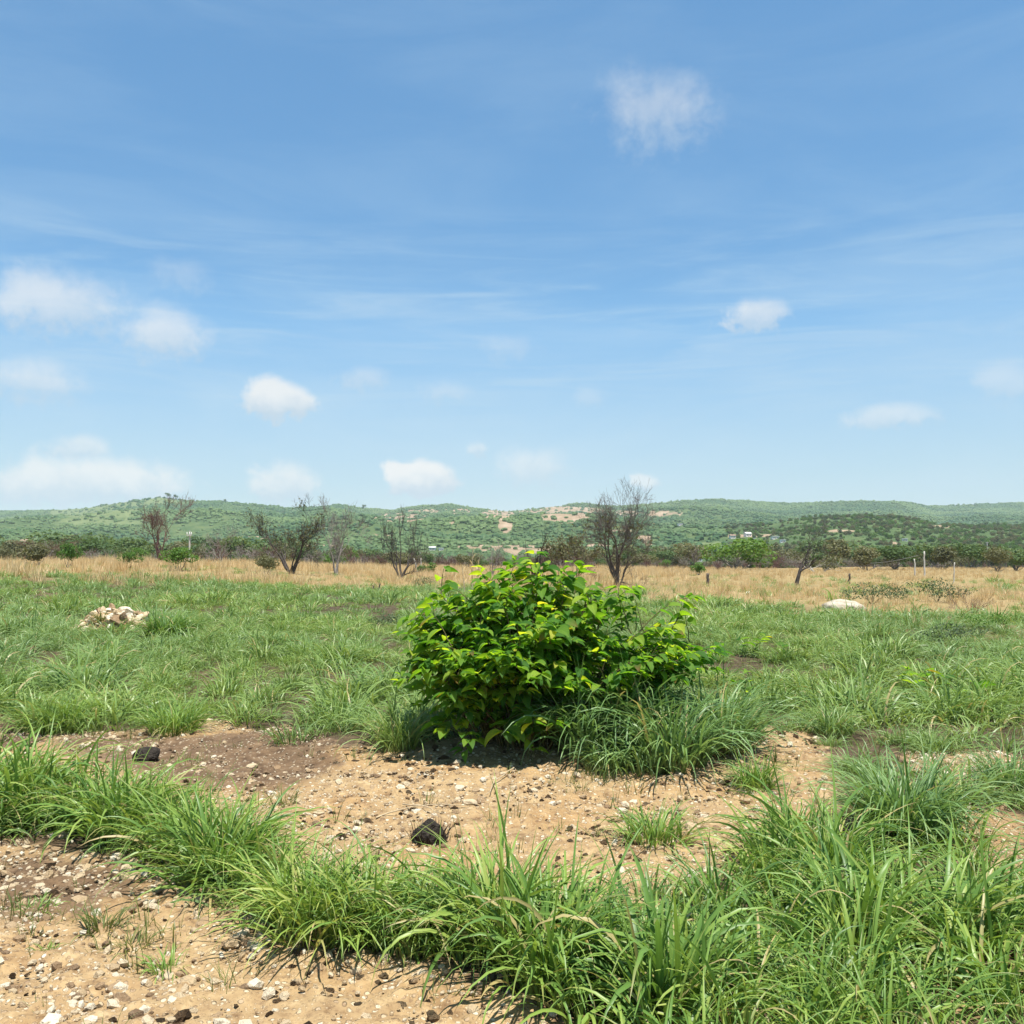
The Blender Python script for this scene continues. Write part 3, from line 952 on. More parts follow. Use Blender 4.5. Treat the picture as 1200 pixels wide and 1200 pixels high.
bare_tree(676, None, 64, 627, [(.2, .45, 1, .8), (3.0, .5, 1, .8), (1.4, .2, 1, .7)], M['bark_red'], 28, 'low half leafy tree with yellow green top left of the big bare tree', depth=5, spread=.6, width=66,
          leaves=(1300, M['crown_olive'], .10, .5, 1.0, 0), name='scrub_tree', thick=.7)
bare_tree(722, None, 47, 576, [(.15, .16, 1.1, 1.1), (3.0, .10, 1, .9), (1.2, .06, 1.05, 1.0), (0, .34, .85, .6), (3.3, .25, .85, .6)], M['bark_mid'], 29,
          'tallest bare tree with a fan of grey trunks behind the bush', depth=6, spread=.58, width=84, kids=(2, 4), up=.07, leaves=(170, M['crown_olive'], .10, .25, .68, 0), thick=.8)
bare_tree(933, None, 52, 613, [(.2, .05, 1.7, 1.5)], M['bark_dark'], 30, 'black bare tree with a crooked thick trunk in the dry grass', depth=5, spread=.60, width=38, kids=(3, 3),
          leaves=(110, M['crown'], .07, .02, .55, 0), thick=1.45)
bare_tree(1137, None, 24.5, 688, [(.2, .3, 1, .7), (3, .3, 1, .7), (1.5, .25, 1, .6), (4.6, .3, .9, .6)], M['bark_red'], 31, 'leafless brown shrub at the near edge of the dry grass', depth=4, spread=.5, width=50, cat='shrub', name='bare_shrub', thick=.5)
bare_tree(952, None, 84, 646, [(.2, .3, 1, 1), (2.9, .2, 1, 1)], M['bark_pale'], 32, 'white trunked small tree right of the black bare tree', depth=4, spread=.55, width=40,
          leaves=(500, M['crown_olive'], .11, .3, 1.0, 0), thick=1.0)
bare_tree(965, None, 90, 650, [(1.2, .1, 1, 1), (.4, .3, .8, .8)], M['bark_pale'], 33, 'second white trunked small tree, with a straight stem', depth=3, spread=.5, width=26,
          leaves=(350, M['crown_olive'], .11, .3, 1.0, 0), thick=1.0)
bare_tree(50, None, 84, 628, [(.4, .35, 1, .7), (2.6, .4, 1, .7), (1.5, .1, 1, .6)], M['bark_red'], 34, 'brown leafless thicket tree at the left end of the tree line', depth=4, spread=.6, width=70, thick=.6)
bare_tree(815, None, 100, 640, [(.4, .2, 1, .7), (2.6, .25, 1, .7)], M['bark_grey'], 35, 'thin bare tree left of the bright green round tree', depth=4, spread=.5, width=24, thick=.7)

# ---------------------------------------------------------------- scrub trees of the line behind the dry grass
def scrub_proto(seed, mat, wide=1.0):
    r = np.random.default_rng(seed)
    lobes = []
    for q in range(r.integers(5, 9)):
        a = r.random() * 2 * PI; d = r.uniform(.1, .75) * wide
        lobes.append((d * math.cos(a), d * math.sin(a), r.uniform(.75, 1.5), *(r.uniform(.32, .6, 2) * wide), r.uniform(.28, .5)))
    V, Qd, A = crown_cards(seed, 1500, lobes, .075)
    out = []
    for q in range(4):
        a = q * 1.6 + r.random()
        grow(r, np.array([0, 0, -.1]), np.array([math.cos(a) * .45, math.sin(a) * .45, 1]), .62, .045, 2, out, .55, .12)
    v, f = tubes([(p, rr) for _, p, rr in out], 5)
    return np_mesh('crown', V, Qd, mat, {'blade': A}), np_mesh('trunk', v, f, M['bark_grey'])


PROTO = {}
for kind, mt in (('dark', M['crown']), ('bright', M['crown_bright']), ('olive', M['crown_olive'])):
    PROTO[kind] = [scrub_proto(700 + 13 * len(PROTO) + q, mt, 1.0 + .12 * q) for q in range(4)]


def scrub(kind, x, y, h, w, label, cat='tree', group=None, name='scrub_tree', z=None):
    cm, tm = PROTO[kind][int(rng.integers(0, 4))]
    z = float(H(x, y)) if z is None else z
    t = thing(name, (x, y, z - .05), label, cat, group)
    t.scale = (w / 2.1, w / 2.1, h / 1.75); t.rotation_euler = (0, 0, float(rng.random() * 6.28))
    link('trunk', tm, t); link('crown', cm, t)
    return t


# named shrubs standing in the dry grass and the round bright tree
scrub('bright', at_depth(211, 57), 57, 1.35, 1.9, 'bright green rounded shrub in the dry grass below the white pole', 'shrub', name='shrub')
scrub('bright', at_depth(80, 60), 60, 1.5, 1.3, 'light green bush at the left end of the dry grass', 'shrub', name='shrub')
scrub('olive', at_depth(40, 62), 62, 1.5, 2.2, 'dull green spreading bush at far left behind pale stalks', 'shrub', name='shrub')
scrub('bright', at_depth(152, 58), 58, 1.0, 1.3, 'small green shrub half buried in dry grass left of the rounded one', 'shrub', name='shrub')
scrub('olive', at_depth(312, 56), 56, 1.3, 1.5, 'yellow green shrub in dry grass under the forked tree', 'shrub', name='shrub')
scrub('bright', at_depth(497, 75), 75, 1.1, 1.8, 'low green shrub in the dry grass right of the rounded bare tree', 'shrub', name='shrub')
scrub('bright', at_depth(862, 112), 112, 3.5, 6.6, 'bright green round tree in the middle of the right tree line')
scrub('bright', at_depth(818, 70), 70, 1.0, 1.6, 'small green shrub beside the dark fence post', 'shrub', name='shrub')
scrub('dark', at_depth(1138, 118), 118, 3.1, 5.2, 'dark dense tree right of the leaning pale post')
scrub('dark', at_depth(1050, 112), 112, 2.7, 5.6, 'dark olive tree left of the two pale posts')
scrub('olive', at_depth(1105, 108), 108, 2.5, 4.2, 'yellow olive tree between the pale posts')
scrub('dark', at_depth(1190, 105), 105, 2.7, 4.6, 'dark green tree at the right edge of the picture')
G = 'scrub trees behind the dry grass'


def line_label(px):
    if px < 180: return 'dull scrub tree of the thicket behind the dry grass, left of the reddish tree'
    if px < 440: return 'scrub tree of the thicket behind the forked and slender bare trees'
    if px < 780: return 'scrub tree of the thicket behind the bush and tallest bare tree'
    if px < 1000: return 'scrub tree of the thicket around the black crooked bare tree'
    return 'scrub tree of the dense thicket at right around the pale posts'


k = 0
while k < 140:
    y_ = float(np.sqrt(rng.uniform(96 ** 2, 330 ** 2)))
    px = rng.uniform(-60, 1260)
    dens = np.interp(px, [0, 180, 420, 520, 620, 780, 900, 1200], [1, 1, .6, .4, .5, .7, 1, 1])
    if rng.random() > dens: continue
    x = at_depth(px, y_)
    kind = 'dark' if rng.random() < .55 else 'olive'
    top = np.interp(px, [0, 200, 420, 560, 700, 850, 1000, 1200], [626, 629, 637, 650, 640, 638, 637, 641]) + rng.uniform(-5, 13)
    zz = float(H(x, y_))
    h = z_at(top, y_) - zz
    h = float(np.clip(h, 1.8, 7.5))
    scrub(kind, x, y_, h, h * rng.uniform(1.1, 2.0), line_label(px), 'tree', G)
    k += 1

# undergrowth and hill forest (uncountable)
c_bush = proto_coll('undergrowth_bush', [PROTO[kk][q][0] for kk in ('dark', 'olive', 'bright') for q in range(3)])


def twig_mesh(seed):
    r = np.random.default_rng(seed); out = []
    for q in range(6):
        a = q * 1.05 + r.random()
        grow(r, np.array([0, 0, -.1]), np.array([math.cos(a) * .4, math.sin(a) * .4, 1]), .55, .02, 3, out, .55, .1)
    v, f = tubes([(p, np.maximum(rr, .007)) for _, p, rr in out], 3)
    return np_mesh('brush', v, f, M['bark_red'] if seed % 2 else M['bark_grey'])


c_brush = proto_coll('brush', [twig_mesh(800 + q) for q in range(6)])


def s_scrub(n, y0=98, y1=440):
    y_ = np.sqrt(rng.uniform(y0 ** 2, y1 ** 2, n)); x = rng.uniform(-1, 1, n) * .62 * y_
    ok = fbm(x * .02, y_ * .02, 401, 3) > .40
    return x[ok], y_[ok]


put('undergrowth', 2200, s_scrub, c_bush, .6, 1.5, 'low dark scrub filling the ground between the thicket trees', 'undergrowth', zoff=-.3)
put('brushwood', 1300, lambda n: s_scrub(n, 92, 260), c_brush, .9, 2.0, 'bare brown brushwood tangled among the thicket trees', 'undergrowth', tilt=.1, k=6)


def blob(seed):
    v, f = ico(2)
    v = v * (1 + .75 * n3(v, 1.6, seed) * .6 + .35 * n3(v, 4, seed + 3))[:, None]
    v[:, 2] = v[:, 2] * .75 + .35
    A = np.zeros((len(v), 4)); A[:, 0] = np.clip(.5 + n3(v, 3.2, seed + 5) * .8, 0, 1); A[:, 2] = .5; A[:, 3] = 1
    return np_mesh('forest_crown', v, f, M['forest'], {'blade': A}, False)


HOUSES = [(884, 653), (846, 653), (819, 658), (876, 629), (858, 631), (917, 636), (908, 632), (507, 645), (517, 645), (494, 650), (1060, 634), (883, 634), (797, 616), (26, 640)]
c_blob = proto_coll('forest_crown', [blob(900 + q) for q in range(8)])
n = 190000
r_ = np.sqrt(rng.uniform((R0 + 10) ** 2, 2750 ** 2, n)); px = rng.uniform(-90, 1290, n)
z = hill_z(px, r_)
ba, mead_ = hmask(px, prow(px, r_, z))
x = (px - 600) / F * r_
cl = fbm(x * .011, r_ * .011, 411, 4)
rdg = np.interp(px, np.arange(-700, 1901, 50), RD)
ok = (rng.random(n) < (1 - ba * .80) * (1 - mead_ * .88) * np.where(r_ < 950, .8, .18 + .82 * sstep(.36, .52, cl))) & (r_ < rdg * 1.06)
for hx, hy in HOUSES:
    ok &= ~((np.abs(px - hx) < 6) & (np.abs(prow(px, r_, z) - hy - 1.5) < 3))
x, r_, z, px = x[ok], r_[ok], z[ok], px[ok]
n = len(x)
s = rng.uniform(1.0, 3.0, n) * (.7 + .7 * fbm(x * .02, r_ * .02, 421, 2)) * np.interp(r_, [430, 900, 2500], [.75, .9, 1.15])
rot = np.stack([np.zeros(n), np.zeros(n), rng.random(n) * 6.28], -1)
sc3 = np.stack([s, s, s * rng.uniform(.7, 1.3, n)], -1); P3 = np.stack([x, r_, z - .4], -1)
nr_ = (r_ < 950) & (px > 850)
scatter('hill_forest', P3[~nr_], rot[~nr_], sc3[~nr_], rng.integers(0, 8, n)[~nr_], c_blob, 'green woodland covering the distant hillsides', 'forest')
scatter('valley_scrub', P3[nr_] - [0, 0, .5], rot[nr_], sc3[nr_] * .8, rng.integers(0, 9, n)[nr_], c_bush, 'green scrub woodland on the low ground and rise below the hills', 'forest')

# ---------------------------------------------------------------- the bush
def bush():
    global rng
    rng = np.random.default_rng(77)
    base = ground(628, 872); base[2] -= .02
    t = thing('leafy_bush', base, 'big leafy bush with broad yellow green leaves on the sandy mound', 'bush')
    y0 = base[1]
    lob = [  # px, row of the centre, depth offset and radii in metres
        (594, 765, -.05, .66, .58, .60), (552, 800, -.10, .46, .46, .50), (696, 768, .06, .60, .50, .50), (772, 770, .15, .44, .42, .34), (818, 778, .2, .28, .3, .22),
        (612, 700, .05, .36, .35, .32), (535, 735, .05, .36, .35, .36), (556, 842, -.15, .40, .32, .26), (630, 835, -.1, .34, .3, .28), (655, 718, .1, .30, .3, .25)]
    C = []
    for px, py, dy, a, b_, c in lob:
        yy = y0 + dy
        C.append(((at_depth(px, yy) - base[0]) * .96, dy, z_at(py, yy) - base[2], a, b_, c))
    C = np.array(C)
    stems, LP, LD, LS = [], [], [], []
    ns = 225
    w = C[:, 3:6].prod(1); kk = rng.choice(len(C), ns, p=w / w.sum())

    def leaves_on(pts, n0, n1, step, sz):
        seg = np.linalg.norm(np.diff(pts, axis=0), axis=1); cum = np.concatenate([[0], np.cumsum(seg)]); L = cum[-1]
        s = L * n0
        while s < L * n1:
            k = min(np.searchsorted(cum, s), len(pts) - 1); k = max(k, 1)
            f = (s - cum[k - 1]) / max(seg[k - 1], 1e-6)
            p = pts[k - 1] + (pts[k] - pts[k - 1]) * f; d = pts[k] - pts[k - 1]; d /= np.linalg.norm(d) + 1e-9
            LP.append(p); LD.append(d); LS.append(sz * rng.uniform(.6, 1.25)); s += step * rng.uniform(.7, 1.3)
        for _ in range(3):
            LP.append(pts[-1]); LD.append(pts[-1] - pts[-2]); LS.append(sz * rng.uniform(.5, 1.0))

    for q in range(ns):
        c = C[kk[q]]
        d = rng.normal(size=3); d[2] = abs(d[2]) * .9 - .35; d /= np.linalg.norm(d)
        tip = c[:3] + d * c[3:6] * rng.uniform(.62, 1.16)
        tip[2] = max(tip[2], .06)
        fx = tip[0] * .35
        st = np.array([fx + rng.normal(0, .10), rng.normal(.05, .12), -.03])
        mid = st * .45 + tip * .55 + np.array([0, 0, .22 * np.linalg.norm(tip - st)])
        mid[:2] = st[:2] * .6 + tip[:2] * .4
        tt = np.linspace(0, 1, 12)[:, None]
        pts = (1 - tt) ** 2 * st + 2 * tt * (1 - tt) * mid + tt ** 2 * tip + rng.normal(0, .008, (12, 3)) * np.minimum(tt * 4, 1)
        stems.append((pts, .0085 * (1 - .75 * tt[:, 0])))
        leaves_on(pts, .45, .98, .05, .132)
        for _ in range(rng.integers(1, 4)):
            k = rng.integers(6, 11)
            dd = pts[k] - pts[k - 1]; dd /= np.linalg.norm(dd)
            sd = rng.normal(size=3); sd[2] *= .5; nd = dd + sd * .7; nd /= np.linalg.norm(nd)
            L = rng.uniform(.10, .26); s5 = np.linspace(0, 1, 5)[:, None]
            tw = pts[k] + nd * L * s5 + np.array([0, 0, -1]) * (s5 ** 2) * L * .25
            if tw[:, 2].min() < .02: continue
            stems.append((tw, .0042 * (1 - .6 * s5[:, 0])))
            leaves_on(tw, .2, .98, .046, .122)
    for q in range(26):                          # upright shoots breaking the outline
        c = C[rng.integers(0, len(C))]
        st = c[:3] + np.array([rng.uniform(-.7, .7) * c[3], rng.uniform(-.6, .6) * c[4], c[5] * .6])
        L = min(rng.uniform(.18, .36), z_at(662, y0) - base[2] - st[2]); s5 = np.linspace(0, 1, 7)[:, None]
        if L < .1: continue
        tw = st + np.array([rng.normal(0, .35), rng.normal(0, .3), 1]) * L * s5 + rng.normal(0, .004, (7, 3))
        stems.append((tw, .005 * (1 - .6 * s5[:, 0])))
        leaves_on(tw, .25, .98, .05, .14)
    # sprigs that stand clear of the crown, low ones at the front left and upright ones on top
    for (px, py, dy, droop) in ((546, 880, -.45, .5), (590, 858, -.55, .5), (625, 848, -.6, .4), (500, 805, -.25, .3), (515, 850, -.3, .4), (575, 770, -.6, .3), (500, 760, -.1, .2),
                                (622, 663, .05, .1), (637, 668, .0, .1), (745, 688, .1, .05), (600, 672, .1, .1), (670, 682, .0, .1), (530, 690, .05, .15), (840, 765, .2, .2), (505, 705, .05, .15),
                                (560, 790, -.62, .4), (650, 740, -.6, .3), (725, 790, -.5, .4), (810, 700, .2, .1), (700, 700, -.1, .1)):
        yy = y0 + dy
        tip = np.array([at_depth(px, yy) - base[0], dy, z_at(py, yy) - base[2]])
        st = np.array([tip[0] * .6, dy * .3, max(.1, tip[2] - .35)])
        mid = (st + tip) / 2 + [0, 0, .16]
        tt = np.linspace(0, 1, 8)[:, None]
        pts = (1 - tt) ** 2 * st + 2 * tt * (1 - tt) * mid + tt ** 2 * tip
        stems.append((pts, .006 * (1 - .7 * tt[:, 0])))
        leaves_on(pts, .45, 1, .05, .16)
    v, f = tubes(stems, 5)
    link('stems', np_mesh('stems', v, f, M['stem']), t)
    P_ = np.array(LP); D_ = np.array(LD); S_ = np.array(LS); n = len(P_)
    D_ /= np.linalg.norm(D_, axis=1)[:, None] + 1e-9
    az = np.arctan2(D_[:, 1], D_[:, 0]) + np.where(np.arange(n) % 2, 1, -1) * rng.uniform(.4, 1.3, n)
    P2 = P_ + np.stack([np.cos(az), np.sin(az), np.full(n, .3)], -1) * rng.uniform(.008, .022, n)[:, None]
    lean = rng.uniform(1.15, 1.9, n); bd = rng.uniform(.35, 1.15, n)
    hgt = (P2[:, 2] - P2[:, 2].min()) / np.ptp(P2[:, 2])
    young = np.clip(rng.beta(1.7, 2.1, n) + .14 * (hgt - .5), 0, 1)
    V, Qd, A = ribbons(P2, az, lean, bd, S_, S_ * rng.uniform(.52, .66, n), 6, 'leaf', .42, rng.normal(0, .38, n), 1.0, young)
    link('foliage', np_mesh('foliage', V, Qd, M['leaf'], {'blade': A}), t)
    print('bush leaves', n)


bush()


# ---------------------------------------------------------------- single tussocks, weeds and seedlings
def tussock(px, py, hgt, wid, n, mat, label, seed, group=None, bw=.012, upright=.06, bend=(1.3, 2.9)):
    p = ground(px, py)
    me = tuft_mesh('grass_tussock', seed, n, wid * .30, hgt * .55, hgt * 1.25, bw, mat, lean=(.05, .75), bend=bend, seg=7, upright=upright, twist=.4)
    o = link('grass_tussock', me, None, p)
    return tag(o, label, 'grass tussock', group)


BG, GU, SP = M['blue_grass'], M['guinea'], M['sparse']
tussock(885, 925, .30, .36, 190, GU, 'small round tussock alone on the sand right of the bush', 1001, bw=.009)
tussock(768, 990, .27, .55, 230, GU, 'low wide tussock on the sand in front of the blue green clump', 1002, bw=.010)
tussock(692, 888, .74, .65, 330, BG, 'tall blue green tussock under the middle of the bush', 1003, bw=.019)
tussock(735, 876, .82, .7, 330, BG, 'blue green tussock leaning on the bush, second from the left of its clump', 1004, bw=.019)
tussock(788, 898, .74, .75, 330, BG, 'broad blue green tussock with arching blades at the right foot of the bush', 1005, bw=.018)
tussock(845, 880, .76, .7, 330, BG, 'grey green tussock at the right end of the bush clump', 1006, bw=.016)
tussock(712, 906, .34, .4, 200, BG, 'short drooping tussock at the front of the blue green clump', 1007, bw=.013)
tussock(468, 880, .48, .5, 330, M['field'], 'fine bladed tussock against the left foot of the bush', 1008, bw=.009)
tussock(196, 752, .75, 1.1, 420, GU, 'tall dark green tussock right of the rubble pile', 1009, bw=.022)
tussock(205, 862, .42, .65, 330, GU, 'drooping tussock on the far edge of the brown bare soil', 1011, bw=.010)
tussock(70, 858, .44, .7, 330, GU, 'wide tussock at the left edge behind the bare ground', 1012, bw=.010)
tussock(120, 1092, .16, .22, 70, SP, 'small thin tussock on the gravel at lower left', 1013, bw=.007)
tussock(155, 1112, .14, .2, 60, SP, 'yellowish little tussock next to the thin one on the gravel', 1014, bw=.006)
tussock(195, 1142, .13, .18, 60, GU, 'smallest green tussock on the pale sand at lower left', 1015, bw=.007)
tussock(40, 1072, .10, .25, 60, GU, 'flat grass patch at the left edge of the gravel', 1016, bw=.006)
tussock(55, 1115, .07, .14, 40, GU, 'tiny dark sprout on the pale sand near the left edge', 1017, bw=.006)
tussock(1185, 925, .40, .6, 300, BG, 'dark tussock at the right edge beyond the rocky patch', 1018, bw=.010)
tussock(780, 1190, .56, .42, 110, GU, 'tall broad bladed tussock at the bottom of the picture right of centre', 1019, bw=.026, upright=.15)
tussock(640, 1150, .50, .5, 190, GU, 'upright tussock in the middle of the front grass band', 1020, bw=.020, upright=.12)
tussock(370, 1100, .46, .5, 260, GU, 'dark rounded tussock at the bend of the front grass band', 1021, bw=.013)
tussock(1060, 985, .60, .7, 420, BG, 'tall dense tussock at the top of the right grass mass', 1022, bw=.015)
tussock(975, 862, .36, .6, 300, M['field'], 'tussock on the far side of the sand strip right of the bush', 1023, bw=.010)
tussock(140, 985, .55, .45, 120, GU, 'tall tussock with one long arching blade in the left grass band', 1024, bw=.020, upright=.12)


def weed(px, py, h, w, mat, label, seed, n=500, size=None):
    p = ground(px, py)
    r = np.random.default_rng(seed)
    lobes = [(r.normal(0, .25) * w, r.normal(0, .2) * w, h * r.uniform(.35, .75), w * .32, w * .3, h * .3) for _ in range(5)]
    t = thing('weed', p, label, 'weed')
    V, Qd, A = crown_cards(seed, n, lobes, size or .035 * h + .012, .4, .35)
    out = []
    for q in range(6):
        a = q * 1.05
        grow(r, np.array([0, 0, -.03]), np.array([math.cos(a) * .5 * w / h, math.sin(a) * .5, 1]), h * .5, .012 * h + .003, 1, out, .5, .1)
    v, f = tubes([(q, rr) for _, q, rr in out], 4)
    link('stems', np_mesh('stems', v, f, M['stem']), t)
    link('foliage', np_mesh('foliage', V, Qd, mat, {'blade': A}), t)


weed(462, 738, .42, .75, M['weed'], 'grey green weed in the field left of the bush', 2001)
weed(1100, 758, .42, 1.1, M['weed'], 'dark spreading weed in the right of the field', 2002, 700)
weed(1022, 708, .8, 1.9, M['weed'], 'big grey green weed right of the sand heap', 2003, 900)
weed(1098, 706, .8, 1.8, M['weed'], 'grey green weed in dry grass left of the leafless shrub', 2004, 800)
weed(492, 690, .6, 1.5, M['weed'], 'low green weed at the edge of the dry grass left of the bush', 2005, 500)
weed(1150, 742, .4, .9, M['crown_bright'], 'leafy green weed under the leafless brown shrub', 2006, 500)


def seedling(px, py, h, label, seed, n=14, size=.12, spread=.25):
    global rng
    keep = rng; rng = np.random.default_rng(seed)
    p = ground(px, py)
    t = thing('seedling', p, label, 'seedling')
    st, P_, az = [], [], []
    for q in range(3):
        a = rng.random() * 6.28; s = np.linspace(0, 1, 6)[:, None]
        tip = np.array([math.cos(a) * spread, math.sin(a) * spread, h * rng.uniform(.75, 1)])
        pts = s * tip * [1, 1, 0] * s + np.array([0, 0, 1]) * s * tip[2]
        st.append((pts, .005 * (1.2 - s[:, 0])))
        for u_ in range(n // 3):
            P_.append(pts[rng.integers(3, 6)]); az.append(rng.random() * 6.28)
    v, f = tubes(st, 5); link('stems', np_mesh('stems', v, f, M['stem']), t)
    P_ = np.array(P_); az = np.array(az); m_ = len(P_)
    L = size * rng.uniform(.7, 1.3, m_)
    V, Qd, A = ribbons(P_, az, rng.uniform(.9, 1.5, m_), rng.uniform(.4, 1.0, m_), L, L * .5, 6, 'leaf', .4, rng.normal(0, .3, m_), 1, rng.beta(2, 2, m_))
    link('foliage', np_mesh('foliage', V, Qd, M['leaf'], {'blade': A}), t)
    rng = keep


seedling(882, 772, .34, 'small sprig with dark broad leaves in the grass right of the bush', 3001, 15, .15, .2)
seedling(915, 775, .26, 'second small leafy sprig in the grass, farther right of the bush', 3002, 9, .15, .15)
seedling(1075, 822, .34, 'leafy yellow green seedling in the grass at right', 3003, 18, .14, .25)
seedling(1125, 828, .26, 'low broad leaved seedling beside the yellow green one', 3004, 12, .16, .3)
seedling(455, 815, .22, 'young broad leaved sprout left of the bush', 3005, 12, .09, .15)
seedling(865, 1185, .12, 'tiny broad leaved seedling among the grass at the bottom right', 3007, 15, .05, .08)
seedling(735, 1196, .10, 'tiny broad leaved seedling at the bottom edge under the tall broad bladed grass', 3008, 12, .05, .07)
seedling(868, 858, .5, 'bright yellow green sprig rising from the blue green grass clump', 3006, 12, .10, .08)

# ---------------------------------------------------------------- stones
ST = [stone_mesh('stone', 40 + k, M['stone'], 3, .6) for k in range(7)]


def stone(px, py, wpx, label, k, group=None, mat=None):
    p = ground(px, py)
    s = wpx / F * p[1] * .5
    o = link('stone', ST[k % 7], None, (p[0], p[1], p[2] + s * .22))
    o.scale = (s, s, s); o.rotation_euler = (float(rng.normal(0, .15)), float(rng.normal(0, .15)), float(rng.random() * 6.28))
    return tag(o, label, 'stone', group)


stone(303, 1083, 15, 'pale upright stone above another on the gravel beside the bend of the grass band', 0)
stone(296, 1114, 18, 'large cream stone below the upright one beside the grass band', 1)
stone(272, 1050, 20, 'flat sandy stone under the front grass band', 2)
stone(306, 1098, 12, 'small yellow stone wedged between the two cream stones', 3)
stone(15, 1042, 13, 'cream stone near the left edge on dark soil', 4)
stone(98, 1010, 12, 'flat pale stone just below the left grass band', 5)
stone(108, 1094, 13, 'grey white stone beside the thin little tussock', 6)
stone(133, 1138, 18, 'broad flat sandy stone on the pale sand at lower left', 1)
stone(212, 1178, 24, 'wide flat stone on the sand at the bottom left', 2)
stone(170, 1155, 15, 'slab of grey stone right of the smallest tussock', 3)
stone(333, 1170, 16, 'round edged tan stone at the bottom left of centre', 4)
stone(345, 1153, 9, 'little white stone above the tan one at the bottom', 5)
stone(556, 1188, 20, 'long pale stone at the bottom edge below the grass band', 6)
stone(520, 1178, 12, 'white stone left of the long pale stone', 0)
stone(542, 1168, 10, 'small white stone under grass tips', 1)
stone(568, 1154, 9, 'bright white pebble at the lower rim of the grass band', 2)
stone(648, 1192, 16, 'white stone at the bottom edge right of centre', 3)
stone(685, 1195, 20, 'grey cream stone at the bottom edge near the tall broad bladed grass', 4)
stone(550, 945, 22, 'flat yellow slab half sunk in the sand before the bush', 5)
stone(535, 955, 12, 'pale chip beside the flat yellow slab', 6)
stone(702, 950, 11, 'cream stone on the sand in front of the blue green clump', 0)
stone(832, 928, 11, 'pale flat stone left of the small round tussock', 1)
stone(800, 950, 14, 'whitish stone behind the low wide tussock', 2)
stone(210, 892, 9, 'white round stone right of the black lump', 3)
stone(160, 876, 12, 'white stone lying above the black lump', 4)
stone(140, 882, 9, 'small pale stone left of the black lump', 5)
stone(295, 903, 15, 'long tan stone on the brown bare soil', 6)
stone(270, 912, 13, 'tan stone at the grassy lower rim of the brown soil', 0)
stone(325, 903, 12, 'orange tan stone on the brown bare soil', 1)
stone(233, 908, 10, 'white flat stone at the left rim of the brown soil', 2)
stone(251, 889, 8, 'first of two little white stones side by side on the brown soil', 3)
stone(258, 888, 6, 'smaller of two little white stones side by side on the brown soil', 4)
stone(362, 905, 12, 'pale stone at the right rim of the brown soil', 5)
stone(1116, 897, 10, 'pale stone on the rocky patch at right', 6)
stone(1190, 948, 16, 'flat white stone at the right edge', 0)
stone(1060, 895, 10, 'cream stone at the left end of the rocky patch', 1)
stone(228, 748, 10, 'pale stone in the grass right of the tall dark tussock', 2)
stone(1140, 720, 9, 'pale stone in the dry grass right of the bush', 3) if False else None
stone(877, 697, 10, 'flat pale stone in the dry grass right of the bush', 3)

bl = link('black_stone', stone_mesh('black_stone', 66, M['black'], 3, .75), None, ground(174, 893) + np.array([0, 0, .03]))
bl.scale = (.125, .09, .10); bl.rotation_euler = (0, 0, .4)
tag(bl, 'black burnt lump lying on the sand behind the left grass band', 'stone')
p = ground(503, 986)
t = thing('burnt_stump', p, 'black burnt grass stump on the sand before the front grass', 'grass stump')
sm_ = link('stump', stone_mesh('stump', 71, M['black'], 3, .8), t, (0, 0, .04)); sm_.scale = (.105, .09, .095)
link('stubble', tuft_mesh('stubble', 1030, 150, .10, .07, .15, .006, M['char'], lean=(.05, .6), bend=(.1, .6), seg=3), t)
# dry stems lying on the sand
st = []
for (a, b_) in (((440, 965), (545, 948)), ((470, 950), (520, 962)), ((600, 905), (560, 945)), ((760, 925), (800, 915))):
    pa, pb = ground(*a), ground(*b_)
    s = np.linspace(0, 1, 8)[:, None]
    pts = pa + (pb - pa) * s; pts[:, 2] = H(pts[:, 0], pts[:, 1]) + .02 + .02 * np.sin(s[:, 0] * PI)
    pts[:, :2] += rng.normal(0, .01, (8, 2))
    o_ = pts.mean(0); st.append((pts, o_))
for (pts, o_), lb in zip(st, ('long pale dry stem lying on the sand beside the burnt stump', 'short dry stem crossing the long one on the sand', 'thin dry twig on the sand under the bush', 'thin twig on the sand below the blue green clump')):
    v, f = tubes([(pts - o_, np.linspace(.005, .002, 8))], 5)
    tag(link('dry_stem', np_mesh('dry_stem', v, f, M['twig']), None, o_), lb, 'stem')

# rubble pile: earth core and separate stones
p = ground(134, 743)
v, f = ico(4)
nz = 1 + .25 * n3(v, 2, 5)
v = v * (1 + (nz - 1) * .3)[:, None] * [.74, .7, .46]; v[:, 2] = np.maximum(v[:, 2], -.2)
A = np.zeros((len(v), 4)); A[:, 0] = 1; A[:, 1] = .15; A[:, 3] = 0
tag(link('earth_mound', np_mesh('earth_mound', v, f, M['earth'], {'gmask': A}), None, p), 'low earth mound carrying the heaped pale rubble at left', 'mound')
core_v = v + p
for k in range(300):
    a = rng.uniform(0, 2 * PI); rr = rng.random() ** .55 * 1.08
    lx, ly = .84 * rr * math.cos(a), .80 * rr * math.sin(a)
    if abs(lx + .02) < .12 and rng.random() < .5: continue
    d2 = (v[:, 0] - lx) ** 2 + (v[:, 1] - ly) ** 2 + np.where(v[:, 2] < 0, 5, 0)
    zz = max(v[np.argmin(d2), 2], 0.)
    s = float(np.clip(rng.lognormal(math.log(.070), .42), .035, .15))
    o = link('stone', ST[int(rng.integers(0, 7))], None, (p[0] + lx, p[1] + ly, p[2] + zz + s * .1))
    o.scale = (s * 1.35, s, s * .8); o.rotation_euler = tuple(float(q) for q in rng.normal(0, .5, 2)) + (float(rng.random() * 6.28),)
    tag(o, 'pale angular stone of the rubble pile in the field at left', 'stone', 'stones of the rubble pile')

